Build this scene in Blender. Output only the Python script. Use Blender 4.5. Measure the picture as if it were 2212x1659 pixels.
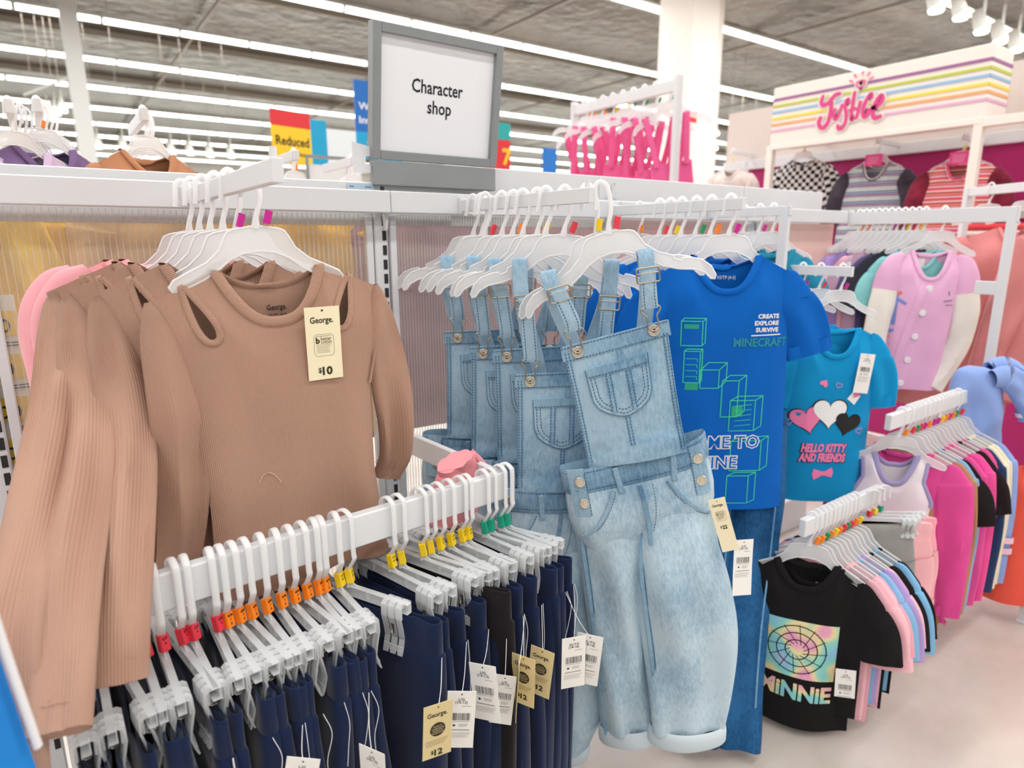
import bpy, math, random
import numpy as np
from mathutils import Matrix, Vector

S = bpy.context.scene
C = S.collection
for _o in list(bpy.data.objects):
    bpy.data.objects.remove(_o)

# ------------------------------------------------------------------ camera
W_, H_, FPX = 2212.0, 1659.0, 1380.0
CAMZ = 1.38
YAW, PITCH, ROLL = math.radians(35.6), math.radians(12.7), math.radians(0.2)

def cam_axes():
    right = np.array([math.cos(YAW), -math.sin(YAW), 0.0])
    fh = np.array([math.sin(YAW), math.cos(YAW), 0.0])
    f = fh * math.cos(PITCH) + np.array([0, 0, -math.sin(PITCH)])
    d = -(fh * math.sin(PITCH) + np.array([0, 0, math.cos(PITCH)]))
    r2 = right * math.cos(ROLL) + d * math.sin(ROLL)
    d2 = -right * math.sin(ROLL) + d * math.cos(ROLL)
    return r2, d2, f
CR, CD, CF = cam_axes()
CO = np.array([0, 0, CAMZ])

cam = bpy.data.cameras.new('camera')
cam.sensor_fit = 'HORIZONTAL'
cam.sensor_width = 36.0
cam.lens = FPX / W_ * 36.0
cam.clip_start, cam.clip_end = 0.02, 200
cam.dof.use_dof = True
cam.dof.focus_distance = 1.2
cam.dof.aperture_fstop = 3.2
camo = bpy.data.objects.new('camera', cam)
C.objects.link(camo)
_m = Matrix.Identity(4)
for i in range(3):
    _m[i][0] = CR[i]; _m[i][1] = -CD[i]; _m[i][2] = -CF[i]; _m[i][3] = CO[i]
camo.matrix_world = _m
S.camera = camo

# measuring helpers: the point where the sight line through a photograph pixel meets a plane of the room
def ray(px, py):
    return CR * ((px - W_ / 2) / FPX) + CD * ((py - H_ / 2) / FPX) + CF
def onX(px, py, v): d = ray(px, py); return CO + d * (v / d[0])
def onY(px, py, v): d = ray(px, py); return CO + d * (v / d[1])
def onZ(px, py, v): d = ray(px, py); return CO + d * ((v - CAMZ) / d[2])
def proj(p):
    q = np.asarray(p, float) - CO
    z = q @ CF
    if z < .05: return None
    return (W_ / 2 + FPX * (q @ CR) / z, H_ / 2 + FPX * (q @ CD) / z)

# ------------------------------------------------------------------ colour management, world, lights
S.view_settings.view_transform = 'Standard'
S.view_settings.look = 'None'
S.view_settings.gamma = 1.0
S.view_settings.use_curve_mapping = False
S.view_settings.exposure = 0.0

w = bpy.data.worlds.new('world'); S.world = w
w.use_nodes = True
w.node_tree.nodes['Background'].inputs[0].default_value = (1, .97, .94, 1)
w.node_tree.nodes['Background'].inputs[1].default_value = 0.25

LIGHT_H = 3.7                     # strip lights above the camera
ROW_Y = [LIGHT_H * (2.18 + .79 * k) for k in range(-5, 11)]
for _y in ROW_Y[:12]:
    L = bpy.data.lights.new('row_light', 'AREA')
    L.shape = 'RECTANGLE'; L.size = 44; L.size_y = .35
    L.energy = 820
    L.color = (1.0, .975, .94)
    lo = bpy.data.objects.new('row_light', L)
    lo.location = (14, _y, CAMZ + LIGHT_H - .08)
    C.objects.link(lo)

# ------------------------------------------------------------------ colours and materials
def lin(h):
    if isinstance(h, str):
        h = h.lstrip('#'); h = [int(h[i:i + 2], 16) / 255 for i in (0, 2, 4)]
    return tuple(c / 12.92 if c <= .04045 else ((c + .055) / 1.055) ** 2.4 for c in h) + (1,)
M = {}
def newmat(name):
    m = bpy.data.materials.new(name); m.use_nodes = True
    nt = m.node_tree
    return m, nt, nt.nodes['Principled BSDF'], nt.nodes.new, nt.links.new
def plain(name, col, rough=.5, metal=0, emit=0, spec=.5, var=0.0, vscale=8, bump=0, bscale=300):
    if name in M: return M[name]
    m, nt, b, N, Lk = newmat(name)
    b.inputs['Base Color'].default_value = lin(col)
    b.inputs['Roughness'].default_value = rough
    b.inputs['Metallic'].default_value = metal
    b.inputs['Specular IOR Level'].default_value = spec
    if emit:
        b.inputs['Emission Color'].default_value = lin(col)
        b.inputs['Emission Strength'].default_value = emit
        m.cycles.emission_sampling = 'NONE'
    if var or bump:
        tc = N('ShaderNodeTexCoord')
        if var:
            n = N('ShaderNodeTexNoise'); n.inputs['Scale'].default_value = vscale; n.inputs['Detail'].default_value = 4
            Lk(tc.outputs['Object'], n.inputs['Vector'])
            r = N('ShaderNodeMixRGB'); r.blend_type = 'MULTIPLY'
            r.inputs[0].default_value = 1
            mr = N('ShaderNodeMapRange'); mr.inputs[1].default_value = .3; mr.inputs[2].default_value = .7
            mr.inputs[3].default_value = 1 - var; mr.inputs[4].default_value = 1 + var * .4
            Lk(n.outputs['Fac'], mr.inputs[0])
            r.inputs[1].default_value = lin(col)
            Lk(mr.outputs[0], r.inputs[2]); Lk(r.outputs[0], b.inputs['Base Color'])
        if bump:
            n2 = N('ShaderNodeTexNoise'); n2.inputs['Scale'].default_value = bscale; n2.inputs['Detail'].default_value = 2
            Lk(tc.outputs['Object'], n2.inputs['Vector'])
            bp = N('ShaderNodeBump'); bp.inputs['Strength'].default_value = bump; bp.inputs['Distance'].default_value = .002
            Lk(n2.outputs['Fac'], bp.inputs['Height']); Lk(bp.outputs[0], b.inputs['Normal'])
    M[name] = m
    return m
def cloth(name, col, rib=0, sheen=.15, var=.08, bump=.15, stripes=None, plaid=None):
    """woven or knitted fabric; rib = ribs per metre along the UV's first axis; stripes = list of (position, colour)"""
    if name in M: return M[name]
    m, nt, b, N, Lk = newmat(name)
    b.inputs['Roughness'].default_value = .92
    b.inputs['Specular IOR Level'].default_value = .15
    b.inputs['Sheen Weight'].default_value = sheen
    b.inputs['Sheen Roughness'].default_value = .4
    tc = N('ShaderNodeTexCoord')
    n = N('ShaderNodeTexNoise'); n.inputs['Scale'].default_value = 9; n.inputs['Detail'].default_value = 5
    Lk(tc.outputs['Object'], n.inputs['Vector'])
    mr = N('ShaderNodeMapRange'); mr.inputs[1].default_value = .3; mr.inputs[2].default_value = .7
    mr.inputs[3].default_value = 1 - var; mr.inputs[4].default_value = 1 + var * .5
    Lk(n.outputs['Fac'], mr.inputs[0])
    mx = N('ShaderNodeMixRGB'); mx.blend_type = 'MULTIPLY'; mx.inputs[0].default_value = 1
    mx.inputs[1].default_value = lin(col)
    if stripes or plaid:
        sp = N('ShaderNodeSeparateXYZ'); Lk(tc.outputs['UV'], sp.inputs[0])
    if stripes:
        per, cols = stripes
        mm = N('ShaderNodeMath'); mm.operation = 'MULTIPLY'; mm.inputs[1].default_value = 1 / per
        Lk(sp.outputs[1], mm.inputs[0])
        fr = N('ShaderNodeMath'); fr.operation = 'FRACT'; Lk(mm.outputs[0], fr.inputs[0])
        cr = N('ShaderNodeValToRGB'); cr.color_ramp.interpolation = 'CONSTANT'
        els = cr.color_ramp.elements
        els[0].position = 0; els[0].color = lin(cols[0][1])
        els[1].position = cols[1][0]; els[1].color = lin(cols[1][1])
        for p, c in cols[2:]:
            e = els.new(p); e.color = lin(c)
        Lk(fr.outputs[0], cr.inputs[0]); Lk(cr.outputs[0], mx.inputs[1])
    if plaid:
        ck = N('ShaderNodeTexChecker'); ck.inputs['Scale'].default_value = plaid[0]
        ck.inputs[1].default_value = lin(plaid[1]); ck.inputs[2].default_value = lin(plaid[2])
        Lk(tc.outputs['UV'], ck.inputs['Vector']); Lk(ck.outputs[0], mx.inputs[1])
    Lk(mr.outputs[0], mx.inputs[2]); Lk(mx.outputs[0], b.inputs['Base Color'])
    bp = N('ShaderNodeBump'); bp.inputs['Strength'].default_value = bump; bp.inputs['Distance'].default_value = .0012
    n2 = N('ShaderNodeTexNoise'); n2.inputs['Scale'].default_value = 420; n2.inputs['Detail'].default_value = 2
    Lk(tc.outputs['Object'], n2.inputs['Vector'])
    last = n2.outputs['Fac']
    if rib:
        sp = N('ShaderNodeSeparateXYZ'); Lk(tc.outputs['UV'], sp.inputs[0])
        a = N('ShaderNodeMath'); a.operation = 'MULTIPLY'; a.inputs[1].default_value = rib * 2 * math.pi
        Lk(sp.outputs[0], a.inputs[0])
        s = N('ShaderNodeMath'); s.operation = 'SINE'; Lk(a.outputs[0], s.inputs[0])
        ad = N('ShaderNodeMath'); ad.operation = 'MULTIPLY_ADD'; ad.inputs[1].default_value = .5
        Lk(s.outputs[0], ad.inputs[0]); Lk(n2.outputs['Fac'], ad.inputs[2])
        last = ad.outputs[0]
        bp.inputs['Distance'].default_value = .0007
        bp.inputs['Strength'].default_value = .8
    Lk(last, bp.inputs['Height']); Lk(bp.outputs[0], b.inputs['Normal'])
    M[name] = m
    return m
def denim(name, dark, light, fade=.5):
    if name in M: return M[name]
    m, nt, b, N, Lk = newmat(name)
    b.inputs['Roughness'].default_value = .9; b.inputs['Specular IOR Level'].default_value = .15
    tc = N('ShaderNodeTexCoord')
    n = N('ShaderNodeTexNoise'); n.inputs['Scale'].default_value = 5; n.inputs['Detail'].default_value = 3; n.inputs['Roughness'].default_value = .5
    n3 = N('ShaderNodeTexNoise'); n3.inputs['Scale'].default_value = 160; n3.inputs['Detail'].default_value = 4
    mp = N('ShaderNodeMapping'); mp.inputs['Scale'].default_value = (1, 1, .35)
    Lk(tc.outputs['Object'], n.inputs['Vector']); Lk(tc.outputs['Object'], mp.inputs[0]); Lk(mp.outputs[0], n3.inputs['Vector'])
    wv = N('ShaderNodeTexNoise'); wv.inputs['Scale'].default_value = 700; Lk(mp.outputs[0], wv.inputs['Vector'])
    a1 = N('ShaderNodeMath'); a1.operation = 'MULTIPLY_ADD'; a1.inputs[1].default_value = .45
    Lk(n3.outputs['Fac'], a1.inputs[0]); Lk(n.outputs['Fac'], a1.inputs[2])
    a2 = N('ShaderNodeMath'); a2.operation = 'MULTIPLY_ADD'; a2.inputs[1].default_value = .35
    Lk(wv.outputs['Fac'], a2.inputs[0]); Lk(a1.outputs[0], a2.inputs[2])
    cr = N('ShaderNodeValToRGB'); cr.color_ramp.elements[0].position = .62; cr.color_ramp.elements[1].position = 1.12 if False else 1.0
    cr.color_ramp.elements[0].color = lin(dark); cr.color_ramp.elements[1].color = lin(light)
    Lk(a2.outputs[0], cr.inputs[0]); Lk(cr.outputs[0], b.inputs['Base Color'])
    bp = N('ShaderNodeBump'); bp.inputs['Strength'].default_value = .35; bp.inputs['Distance'].default_value = .001
    Lk(a2.outputs[0], bp.inputs['Height']); Lk(bp.outputs[0], b.inputs['Normal'])
    M[name] = m
    return m
def clearplastic(name, col, transp, rough=.25, transl=.3):
    if name in M: return M[name]
    m, nt, b, N, Lk = newmat(name)
    b.inputs['Base Color'].default_value = lin(col); b.inputs['Roughness'].default_value = rough
    tl = N('ShaderNodeBsdfTranslucent'); tl.inputs[0].default_value = lin(col)
    m1 = N('ShaderNodeMixShader'); m1.inputs[0].default_value = transl
    Lk(b.outputs[0], m1.inputs[1]); Lk(tl.outputs[0], m1.inputs[2])
    tr = N('ShaderNodeBsdfTransparent'); tr.inputs[0].default_value = (1, 1, 1, 1)
    m2 = N('ShaderNodeMixShader'); m2.inputs[0].default_value = transp
    Lk(m1.outputs[0], m2.inputs[1]); Lk(tr.outputs[0], m2.inputs[2])
    Lk(m2.outputs[0], nt.nodes['Material Output'].inputs[0])
    M[name] = m
    return m

# ------------------------------------------------------------------ mesh building
class MB:
    """collects vertices, faces and UVs for ONE mesh"""
    def __init__(s): s.v = []; s.f = []; s.uv = []; s.n = 0
    def add(s, V, F, UV=None):
        V = np.asarray(V, float).reshape(-1, 3)
        s.v.append(V)
        s.f += [tuple(i + s.n for i in f) for f in F]
        s.uv.append(np.zeros((len(V), 2)) if UV is None else np.asarray(UV, float).reshape(-1, 2))
        s.n += len(V)
        return s
    def box(s, c, d, bev=0.0, rot=None):
        c = np.asarray(c, float); h = np.asarray(d, float) / 2
        bev = min(bev, h.min() * .9)
        V = []; idx = {}
        if bev <= 0:
            for i in (-1, 1):
                for j in (-1, 1):
                    for k in (-1, 1): V.append((i * h[0], j * h[1], k * h[2]))
            F = [(0, 1, 3, 2), (4, 6, 7, 5), (0, 4, 5, 1), (2, 3, 7, 6), (0, 2, 6, 4), (1, 5, 7, 3)]
        else:
            for i in (-1, 1):
                for j in (-1, 1):
                    for k in (-1, 1):
                        sg = (i, j, k)
                        for a in range(3):
                            p = [sg[q] * (h[q] - (0 if q == a else bev)) for q in range(3)]
                            idx[sg + (a,)] = len(V); V.append(p)
            F = []
            for a in range(3):
                b_, c_ = [q for q in range(3) if q != a]
                for sg in (-1, 1):
                    ring = []
                    for x, y in ((-1, -1), (1, -1), (1, 1), (-1, 1)):
                        t = [0, 0, 0]; t[a] = sg; t[b_] = x; t[c_] = y
                        ring.append(idx[tuple(t) + (a,)])
                    if (sg > 0) == (a == 1): ring.reverse()
                    F.append(tuple(ring))
            for a in range(3):                      # edges along axis a
                b_, c_ = [q for q in range(3) if q != a]
                for x in (-1, 1):
                    for y in (-1, 1):
                        t0 = [0, 0, 0]; t1 = [0, 0, 0]
                        t0[a] = -1; t1[a] = 1; t0[b_] = t1[b_] = x; t0[c_] = t1[c_] = y
                        F.append((idx[tuple(t0) + (b_,)], idx[tuple(t1) + (b_,)], idx[tuple(t1) + (c_,)], idx[tuple(t0) + (c_,)]))
            for i in (-1, 1):
                for j in (-1, 1):
                    for k in (-1, 1): F.append(tuple(idx[(i, j, k, a)] for a in range(3)))
        V = np.array(V)
        if rot is not None: V = V @ np.array(rot).T
        return s.add(V + c, F)
    def grid(s, P, UV=None, wrapu=False, wrapv=False):
        nu, nv = P.shape[:2]
        F = []
        for i in range(nu - (0 if wrapu else 1)):
            i2 = (i + 1) % nu
            for j in range(nv - (0 if wrapv else 1)):
                j2 = (j + 1) % nv
                F.append((i * nv + j, i2 * nv + j, i2 * nv + j2, i * nv + j2))
        return s.add(P.reshape(-1, 3), F, UV)
    def sweep(s, path, a, b=None, side=(1, 0, 0), n=12, cap=True, disp=None, uvscale=1.0, power=2.0):
        """tube along path with half-widths a (along side) and b"""
        P = np.asarray(path, float); k = len(P)
        a = np.broadcast_to(np.asarray(a, float), (k,)); b = a if b is None else np.broadcast_to(np.asarray(b, float), (k,))
        T = np.gradient(P, axis=0); T /= np.linalg.norm(T, axis=1)[:, None] + 1e-12
        side = np.broadcast_to(np.asarray(side, float), (k, 3)); side = side / (np.linalg.norm(side, axis=1)[:, None] + 1e-12)
        Sd = side - T * (T * side).sum(1)[:, None]
        nn = np.linalg.norm(Sd, axis=1)
        for i in range(k):
            if nn[i] < .15:
                alt = np.array([0, 1, 0.]) if i == 0 else Sd[i - 1]
                Sd[i] = alt - T[i] * (T[i] @ alt)
        Sd /= np.linalg.norm(Sd, axis=1)[:, None] + 1e-12
        Nn = np.cross(T, Sd)
        ph = np.linspace(0, 2 * math.pi, n, endpoint=False)
        cc = np.sign(np.cos(ph)) * np.abs(np.cos(ph)) ** (2 / power); ss = np.sign(np.sin(ph)) * np.abs(np.sin(ph)) ** (2 / power)
        V = P[:, None] + Sd[:, None] * (a[:, None] * cc[None])[..., None] + Nn[:, None] * (b[:, None] * ss[None])[..., None]
        ln = np.concatenate([[0], np.cumsum(np.linalg.norm(np.diff(P, axis=0), axis=1))])
        if disp is not None:
            D = disp(ph[None], ln[:, None])                     # metres along the normal axis
            V = V + Nn[:, None] * D[..., None]
        UV = np.stack(np.broadcast_arrays((ph / (2 * math.pi))[None] * (2 * (a.mean() * 2 + b.mean())) * uvscale, ln[:, None] * uvscale), -1)
        base = s.n
        s.grid(V, UV, wrapv=True)
        if cap:
            s.f.append(tuple(base + i for i in range(n))[::-1]); s.f.append(tuple(base + (k - 1) * n + i for i in range(n)))
        return s
    def cyl(s, p0, p1, r0, r1=None, n=16, cap=True):
        r1 = r0 if r1 is None else r1
        d = np.asarray(p1, float) - np.asarray(p0, float)
        side = (1, 0, 0) if abs(d[0]) < .7 * np.linalg.norm(d) else (0, 1, 0)
        return s.sweep([p0, p1], [r0, r1], None, side, n, cap)
    def poly(s, pts, th, y0=0.0, axis='y'):
        """extrude a closed outline given in x,z by th along y"""
        P = np.asarray(pts, float); k = len(P)
        A = np.stack([P[:, 0], np.full(k, y0 - th / 2), P[:, 1]], 1); B = A.copy(); B[:, 1] = y0 + th / 2
        F = [tuple(range(k)), tuple(range(2 * k - 1, k - 1, -1))] + [((i + 1) % k, i, k + i, k + (i + 1) % k) for i in range(k)]
        V = np.concatenate([A, B])
        if axis == 'x': V = V[:, [1, 0, 2]]
        return s.add(V, F, V[:, [0, 2]])
    def lathe(s, prof, c=(0, 0, 0), axis='y', n=20):
        """profile (radius, height) turned around an axis through c"""
        ph = np.linspace(0, 2 * math.pi, n, endpoint=False)
        R_ = np.array([p[0] for p in prof]); Hh = np.array([p[1] for p in prof])
        x = R_[:, None] * np.cos(ph); z = R_[:, None] * np.sin(ph); h = np.broadcast_to(Hh[:, None], x.shape)
        V = np.stack({'y': (x, h, z), 'z': (x, z, h), 'x': (h, x, z)}[axis], -1) + np.asarray(c, float)
        base = s.n
        s.grid(V, None, wrapv=True)
        s.f.append(tuple(base + i for i in range(n))); s.f.append(tuple(base + (len(prof) - 1) * n + i for i in range(n)))
        return s
    def xf(s, mat):
        """transform everything collected so far"""
        V = np.concatenate(s.v); m = np.array(mat)
        s.v = [V @ m[:3, :3].T + m[:3, 3]]; s.uv = [np.concatenate(s.uv)]
        return s
    def mesh(s, name, smooth=True):
        me = bpy.data.meshes.new(name)
        V = np.concatenate(s.v)
        me.from_pydata(V.tolist(), [], s.f)
        UV = np.concatenate(s.uv)
        ul = me.uv_layers.new(name='uv')
        li = np.empty(len(me.loops), dtype=np.int32); me.loops.foreach_get('vertex_index', li)
        ul.data.foreach_set('uv', UV[li].astype(np.float32).ravel())
        if smooth: me.polygons.foreach_set('use_smooth', np.ones(len(me.polygons), dtype=bool))
        me.update()
        return me
    def build(s, name, mat, parent=None, smooth=True, sharp=None):
        me = s.mesh(name, smooth)
        me.materials.append(mat)
        if smooth and sharp is not False:
            me.set_sharp_from_angle(angle=math.radians(sharp or 50))
        return put(name, me, parent)
def put(name, me, parent=None, loc=None, rot=None):
    o = bpy.data.objects.new(name, me); C.objects.link(o)
    if parent is not None: o.parent = parent
    if loc is not None: o.location = loc
    if rot is not None: o.rotation_euler = rot
    return o
def tag(o, label=None, cat=None, group=None, kind=None):
    if label: o['label'] = label
    if cat: o['category'] = cat
    if group: o['group'] = group
    if kind: o['kind'] = kind
    return o
def thing(name, label, cat, loc=(0, 0, 0), rotz=0, roll=0, group=None):
    o = bpy.data.objects.new(name, None); C.objects.link(o)
    o.empty_display_size = .05
    o.location = loc; o.rotation_euler = (0, roll, rotz)
    return tag(o, label, cat, group)
KIDS = {}
def copy_tree(o, parent=None):
    c = o.copy(); C.objects.link(c); c.parent = parent
    for ch in o.children: copy_tree(ch, c)
    return c
def smooth(x, a, b):
    t = np.clip((np.asarray(x, float) - a) / (b - a), 0, 1); return t * t * (3 - 2 * t)
def cat(pts, n=8, closed=False):
    """Catmull-Rom through the points"""
    P = np.asarray(pts, float)
    if closed: Q = np.concatenate([P[-1:], P, P[:2]])
    else: Q = np.concatenate([2 * P[:1] - P[1:2], P, 2 * P[-1:] - P[-2:-1]])
    out = []
    for i in range(len(Q) - 3):
        p0, p1, p2, p3 = Q[i:i + 4]
        for t in np.linspace(0, 1, n, endpoint=False):
            out.append(.5 * ((2 * p1) + (-p0 + p2) * t + (2 * p0 - 5 * p1 + 4 * p2 - p3) * t * t + (-p0 + 3 * p1 - 3 * p2 + p3) * t ** 3))
    if not closed: out.append(P[-1])
    return np.array(out)
def ribbon2d(pts, wd, n=6):
    """outline of a brush stroke: closed polygon around a polyline"""
    P = np.asarray(pts, float); k = len(P)
    wd = np.broadcast_to(np.asarray(wd, float), (k,)) / 2
    T = np.gradient(P, axis=0); T /= np.linalg.norm(T, axis=1)[:, None] + 1e-12
    Nn = np.stack([-T[:, 1], T[:, 0]], 1)
    L_ = P + Nn * wd[:, None]; R_ = P - Nn * wd[:, None]
    def capp(c, t, r):
        a0 = math.atan2(t[1], t[0])
        return [c + r * np.array([math.cos(a0 + q), math.sin(a0 + q)]) for q in np.linspace(-math.pi / 2, math.pi / 2, n)[1:-1]]
    return L_, R_, capp(P[-1], T[-1], wd[-1]), capp(P[0], -T[0], wd[0])
def stroke(mb, pts, wd, y=0.0, th=.0006, n=6):
    """flat brush stroke in the x,z plane at depth y"""
    L_, R_, c1, c0 = ribbon2d(pts, wd, n)
    k = len(L_)
    A = np.concatenate([L_, R_]); V = np.stack([A[:, 0], np.full(2 * k, y), A[:, 1]], 1)
    F = [(i, i + 1, k + i + 1, k + i) for i in range(k - 1)]
    mb.add(V, F)
    for c, e in ((c1, (R_[-1], L_[-1])), (c0, (L_[0], R_[0]))):
        pl = [e[0]] + list(c) + [e[1]]
        pl = np.array(pl); mb.add(np.stack([pl[:, 0], np.full(len(pl), y), pl[:, 1]], 1), [tuple(range(len(pl)))])

# ------------------------------------------------------------------ lettering
TXT = {}
def load_texts(keys):
    tmp = []
    for s, bold in keys:
        cu = bpy.data.curves.new('t', 'FONT'); cu.body = s; cu.size = 1; cu.resolution_u = 2
        cu.align_x = 'CENTER'; cu.align_y = 'CENTER'; cu.offset = .018 * bold
        o = bpy.data.objects.new('t', cu); C.objects.link(o); tmp.append((s, bold, o))
    bpy.context.view_layer.update()
    dg = bpy.context.evaluated_depsgraph_get()
    for s, bold, o in tmp:
        me = bpy.data.meshes.new_from_object(o.evaluated_get(dg))
        V = np.array([v.co for v in me.vertices]); F = [tuple(p.vertices) for p in me.polygons]
        V[:, :2] -= (V[:, :2].max(0) + V[:, :2].min(0)) / 2
        V[:, :2] /= .7
        TXT[(s, bold)] = (V, F)
        bpy.data.meshes.remove(me)
    for s, bold, o in tmp:
        cu = o.data; bpy.data.objects.remove(o); bpy.data.curves.remove(cu)
def text(mb, s, bold, x, z, size, y=0.0, width=None, slant=0, rot=0.0, surf=None):
    """letters in the x,z plane, size = height of a capital; width squeezes to a given width"""
    V, F = TXT[(s, bold)]
    X = V[:, 0] * size; Z = V[:, 1] * size
    if width: X = X * (width / (X.max() - X.min()))
    X = X + Z * slant
    c, sn = math.cos(rot), math.sin(rot)
    X, Z = X * c - Z * sn + x, X * sn + Z * c + z
    Y = np.full(len(X), y) if surf is None else surf(X, Z) + y
    return mb.add(np.stack([X, Y, Z], 1), F)
load_texts([('Character', .8), ('shop', .8), ('George.', 1), ('$', 1), ('10', 2), ('12', 2), ('22', 2), ('better', 0), ('cotton', 0), ('b', 2),
            ('XS/TP (4-5)', .5), ('XL/TG', .6), ('(14-16)', .6), ('L/G', .6), ('(10-12)', .6), ('Reduced', 1), ('to Clear', 0), ("Women's", 1), ('Intimates', 1),
            ('CREATE', 2), ('EXPLORE', 2), ('SURVIVE', 2), ('MINECRAFT', 2), ('COME TO', 3.5), ('MINE', 3.5), ('COME TO', .2), ('MINE', .2), ('HELLO KITTY', 3), ('AND FRIENDS', 3),
            ('MiNNiE', 2.2), ('14.00', .6), ('4.00', .6), ('S53 - 2', 1.5), ('Aisle', .4), ('Section', .4),
            ('S/P', 1), ('6', 1), ('M/M', 1), ('7', 1), ('8', 1), ('LG', 1), ('10-12', 1), ('XL', 1), ('14-16', 1),
            ('QUALITY', .4), ('GUARANTEE', .4), ('GARANTIE', .4), ('DE QUALITÉ', .4), ('7', 2)])
# ------------------------------------------------------------------ materials of the place
WHITE = plain('white_powder_coat', 'dfe1e4', .38, var=.03, vscale=5)
CREAM = plain('cream_paint', 'f3ece4', .5)
GREYM = plain('grey_sign_metal', '8b9092', .45, var=.05, vscale=20)
DARK = plain('dark_slot', '2a2a28', .8)
BOARD = plain('sign_board_white', 'eef0f5', .5)
INK = plain('black_ink', '17181b', .7)
TUBE = plain('fluorescent_tube', 'fdfff8', .4, emit=7)
HOUS = plain('lamp_housing', 'b9bab4', .6)
SPOT = plain('lit_spot_lamp', 'fff2d0', .4, emit=9)

# ------------------------------------------------------------------ floor, ceiling, walls
m, nt, b, N, Lk = newmat('polished_floor')
tc = N('ShaderNodeTexCoord'); n = N('ShaderNodeTexNoise'); n.inputs['Scale'].default_value = 5; n.inputs['Detail'].default_value = 8
Lk(tc.outputs['Object'], n.inputs['Vector'])
cr = N('ShaderNodeValToRGB'); cr.color_ramp.elements[0].position = .35; cr.color_ramp.elements[1].position = .65
cr.color_ramp.elements[0].color = lin('c4bab2'); cr.color_ramp.elements[1].color = lin('d2c9c2')
Lk(n.outputs['Fac'], cr.inputs[0]); Lk(cr.outputs[0], b.inputs['Base Color'])
n2 = N('ShaderNodeTexNoise'); n2.inputs['Scale'].default_value = 9
Lk(tc.outputs['Object'], n2.inputs['Vector'])
mr = N('ShaderNodeMapRange'); mr.inputs[3].default_value = .2; mr.inputs[4].default_value = .3
Lk(n2.outputs['Fac'], mr.inputs[0]); Lk(mr.outputs[0], b.inputs['Roughness'])
FLOOR = m
tag(MB().box((14, 11, -.05), (56, 52, .1)).build('floor', FLOOR, smooth=False), kind='structure')

m, nt, b, N, Lk = newmat('metal_roof_deck')
tc = N('ShaderNodeTexCoord')
mp = N('ShaderNodeMapping'); mp.inputs['Scale'].default_value = (.35, 1.2, 1)
Lk(tc.outputs['Object'], mp.inputs[0])
n = N('ShaderNodeTexNoise'); n.inputs['Scale'].default_value = 1.3; n.inputs['Detail'].default_value = 5; n.inputs['Roughness'].default_value = .6
Lk(mp.outputs[0], n.inputs['Vector'])
cr = N('ShaderNodeValToRGB'); cr.color_ramp.elements[0].position = .3; cr.color_ramp.elements[1].position = .72
cr.color_ramp.elements[0].color = lin('352a22'); cr.color_ramp.elements[1].color = lin('6b5c4f')
Lk(n.outputs['Fac'], cr.inputs[0]); Lk(cr.outputs[0], b.inputs['Base Color'])
b.inputs['Metallic'].default_value = .7; b.inputs['Roughness'].default_value = .24
n3 = N('ShaderNodeTexNoise'); n3.inputs['Scale'].default_value = 3.2; n3.inputs['Detail'].default_value = 4
Lk(tc.outputs['Object'], n3.inputs['Vector'])
bp = N('ShaderNodeBump'); bp.inputs['Strength'].default_value = .35; bp.inputs['Distance'].default_value = .12
Lk(n3.outputs['Fac'], bp.inputs['Height']); Lk(bp.outputs[0], b.inputs['Normal'])
DECK = m
ROOF = CAMZ + LIGHT_H + .75
tag(MB().box((14, 11, ROOF + .05), (56, 52, .1)).build('ceiling', DECK, smooth=False), kind='structure')
BEAM = plain('roof_beam_grey', '8d857b', .5, metal=.3)
for k, yy in enumerate((6.2, 9.6, 13.4, 17.5, 22.0, 27.0)):
    mb = MB().box((14, yy, ROOF - .06), (54, .07, .12))
    tag(mb.build('trim_%d' % (k + 1), BEAM, smooth=False), kind='structure')
for k, xx in enumerate((3.2, 8.4, 13.6, 19.0)):
    mb = MB().box((xx, 14, ROOF - .16), (.05, 42, .05))
    tag(mb.build('trim_%d' % (k + 7), BEAM, smooth=False), kind='structure')
WALLM = plain('painted_wall', 'e6e3dc', .7, var=.03, vscale=1)
for nm, c, d in (('wall_back', (14, 36.5, 2.9), (56, .2, 5.8)), ('wall_front', (14, -14.6, 2.9), (56, .2, 5.8)),
                 ('wall_left', (-13.6, 11, 2.9), (.2, 52, 5.8)), ('wall_right', (41.6, 11, 2.9), (.2, 52, 5.8))):
    tag(MB().box(c, d).build(nm, WALLM, smooth=False), kind='structure')
# columns carrying the roof
def column(px_l, px_r, py, Y, name, flange):
    pl, pr = onY(px_l, py, Y), onY(px_r, py, Y)
    cx, wd = (pl[0] + pr[0]) / 2, pr[0] - pl[0]
    r = thing(name, None, None, (cx, Y, 0))
    tag(r, kind='structure')
    if flange:
        MB().box((0, -wd * .3, ROOF / 2), (wd, .04, ROOF)).build('flange', CREAM2, r, smooth=False)
        MB().box((0, wd * .3, ROOF / 2), (wd, .04, ROOF)).build('flange', CREAM2, r, smooth=False)
        MB().box((0, 0, ROOF / 2), (wd * .5, wd * .56, ROOF)).build('web', CREAM2, r, smooth=False)
    else:
        MB().box((-wd * .18, 0, ROOF / 2), (wd * .64, wd * .64, ROOF), .01).build('shaft', CREAM, r, smooth=False)
        MB().box((wd * .36, .02, ROOF / 2), (wd * .28, wd * .3, ROOF), .01).build('cable_duct', CREAM, r, smooth=False)
CREAM2 = plain('grey_column_paint', 'cfd1d0', .5)
column(152, 190, 200, 13.2, 'column', True)
column(1457, 1548, 80, 7.0, 'column', False)

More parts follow.
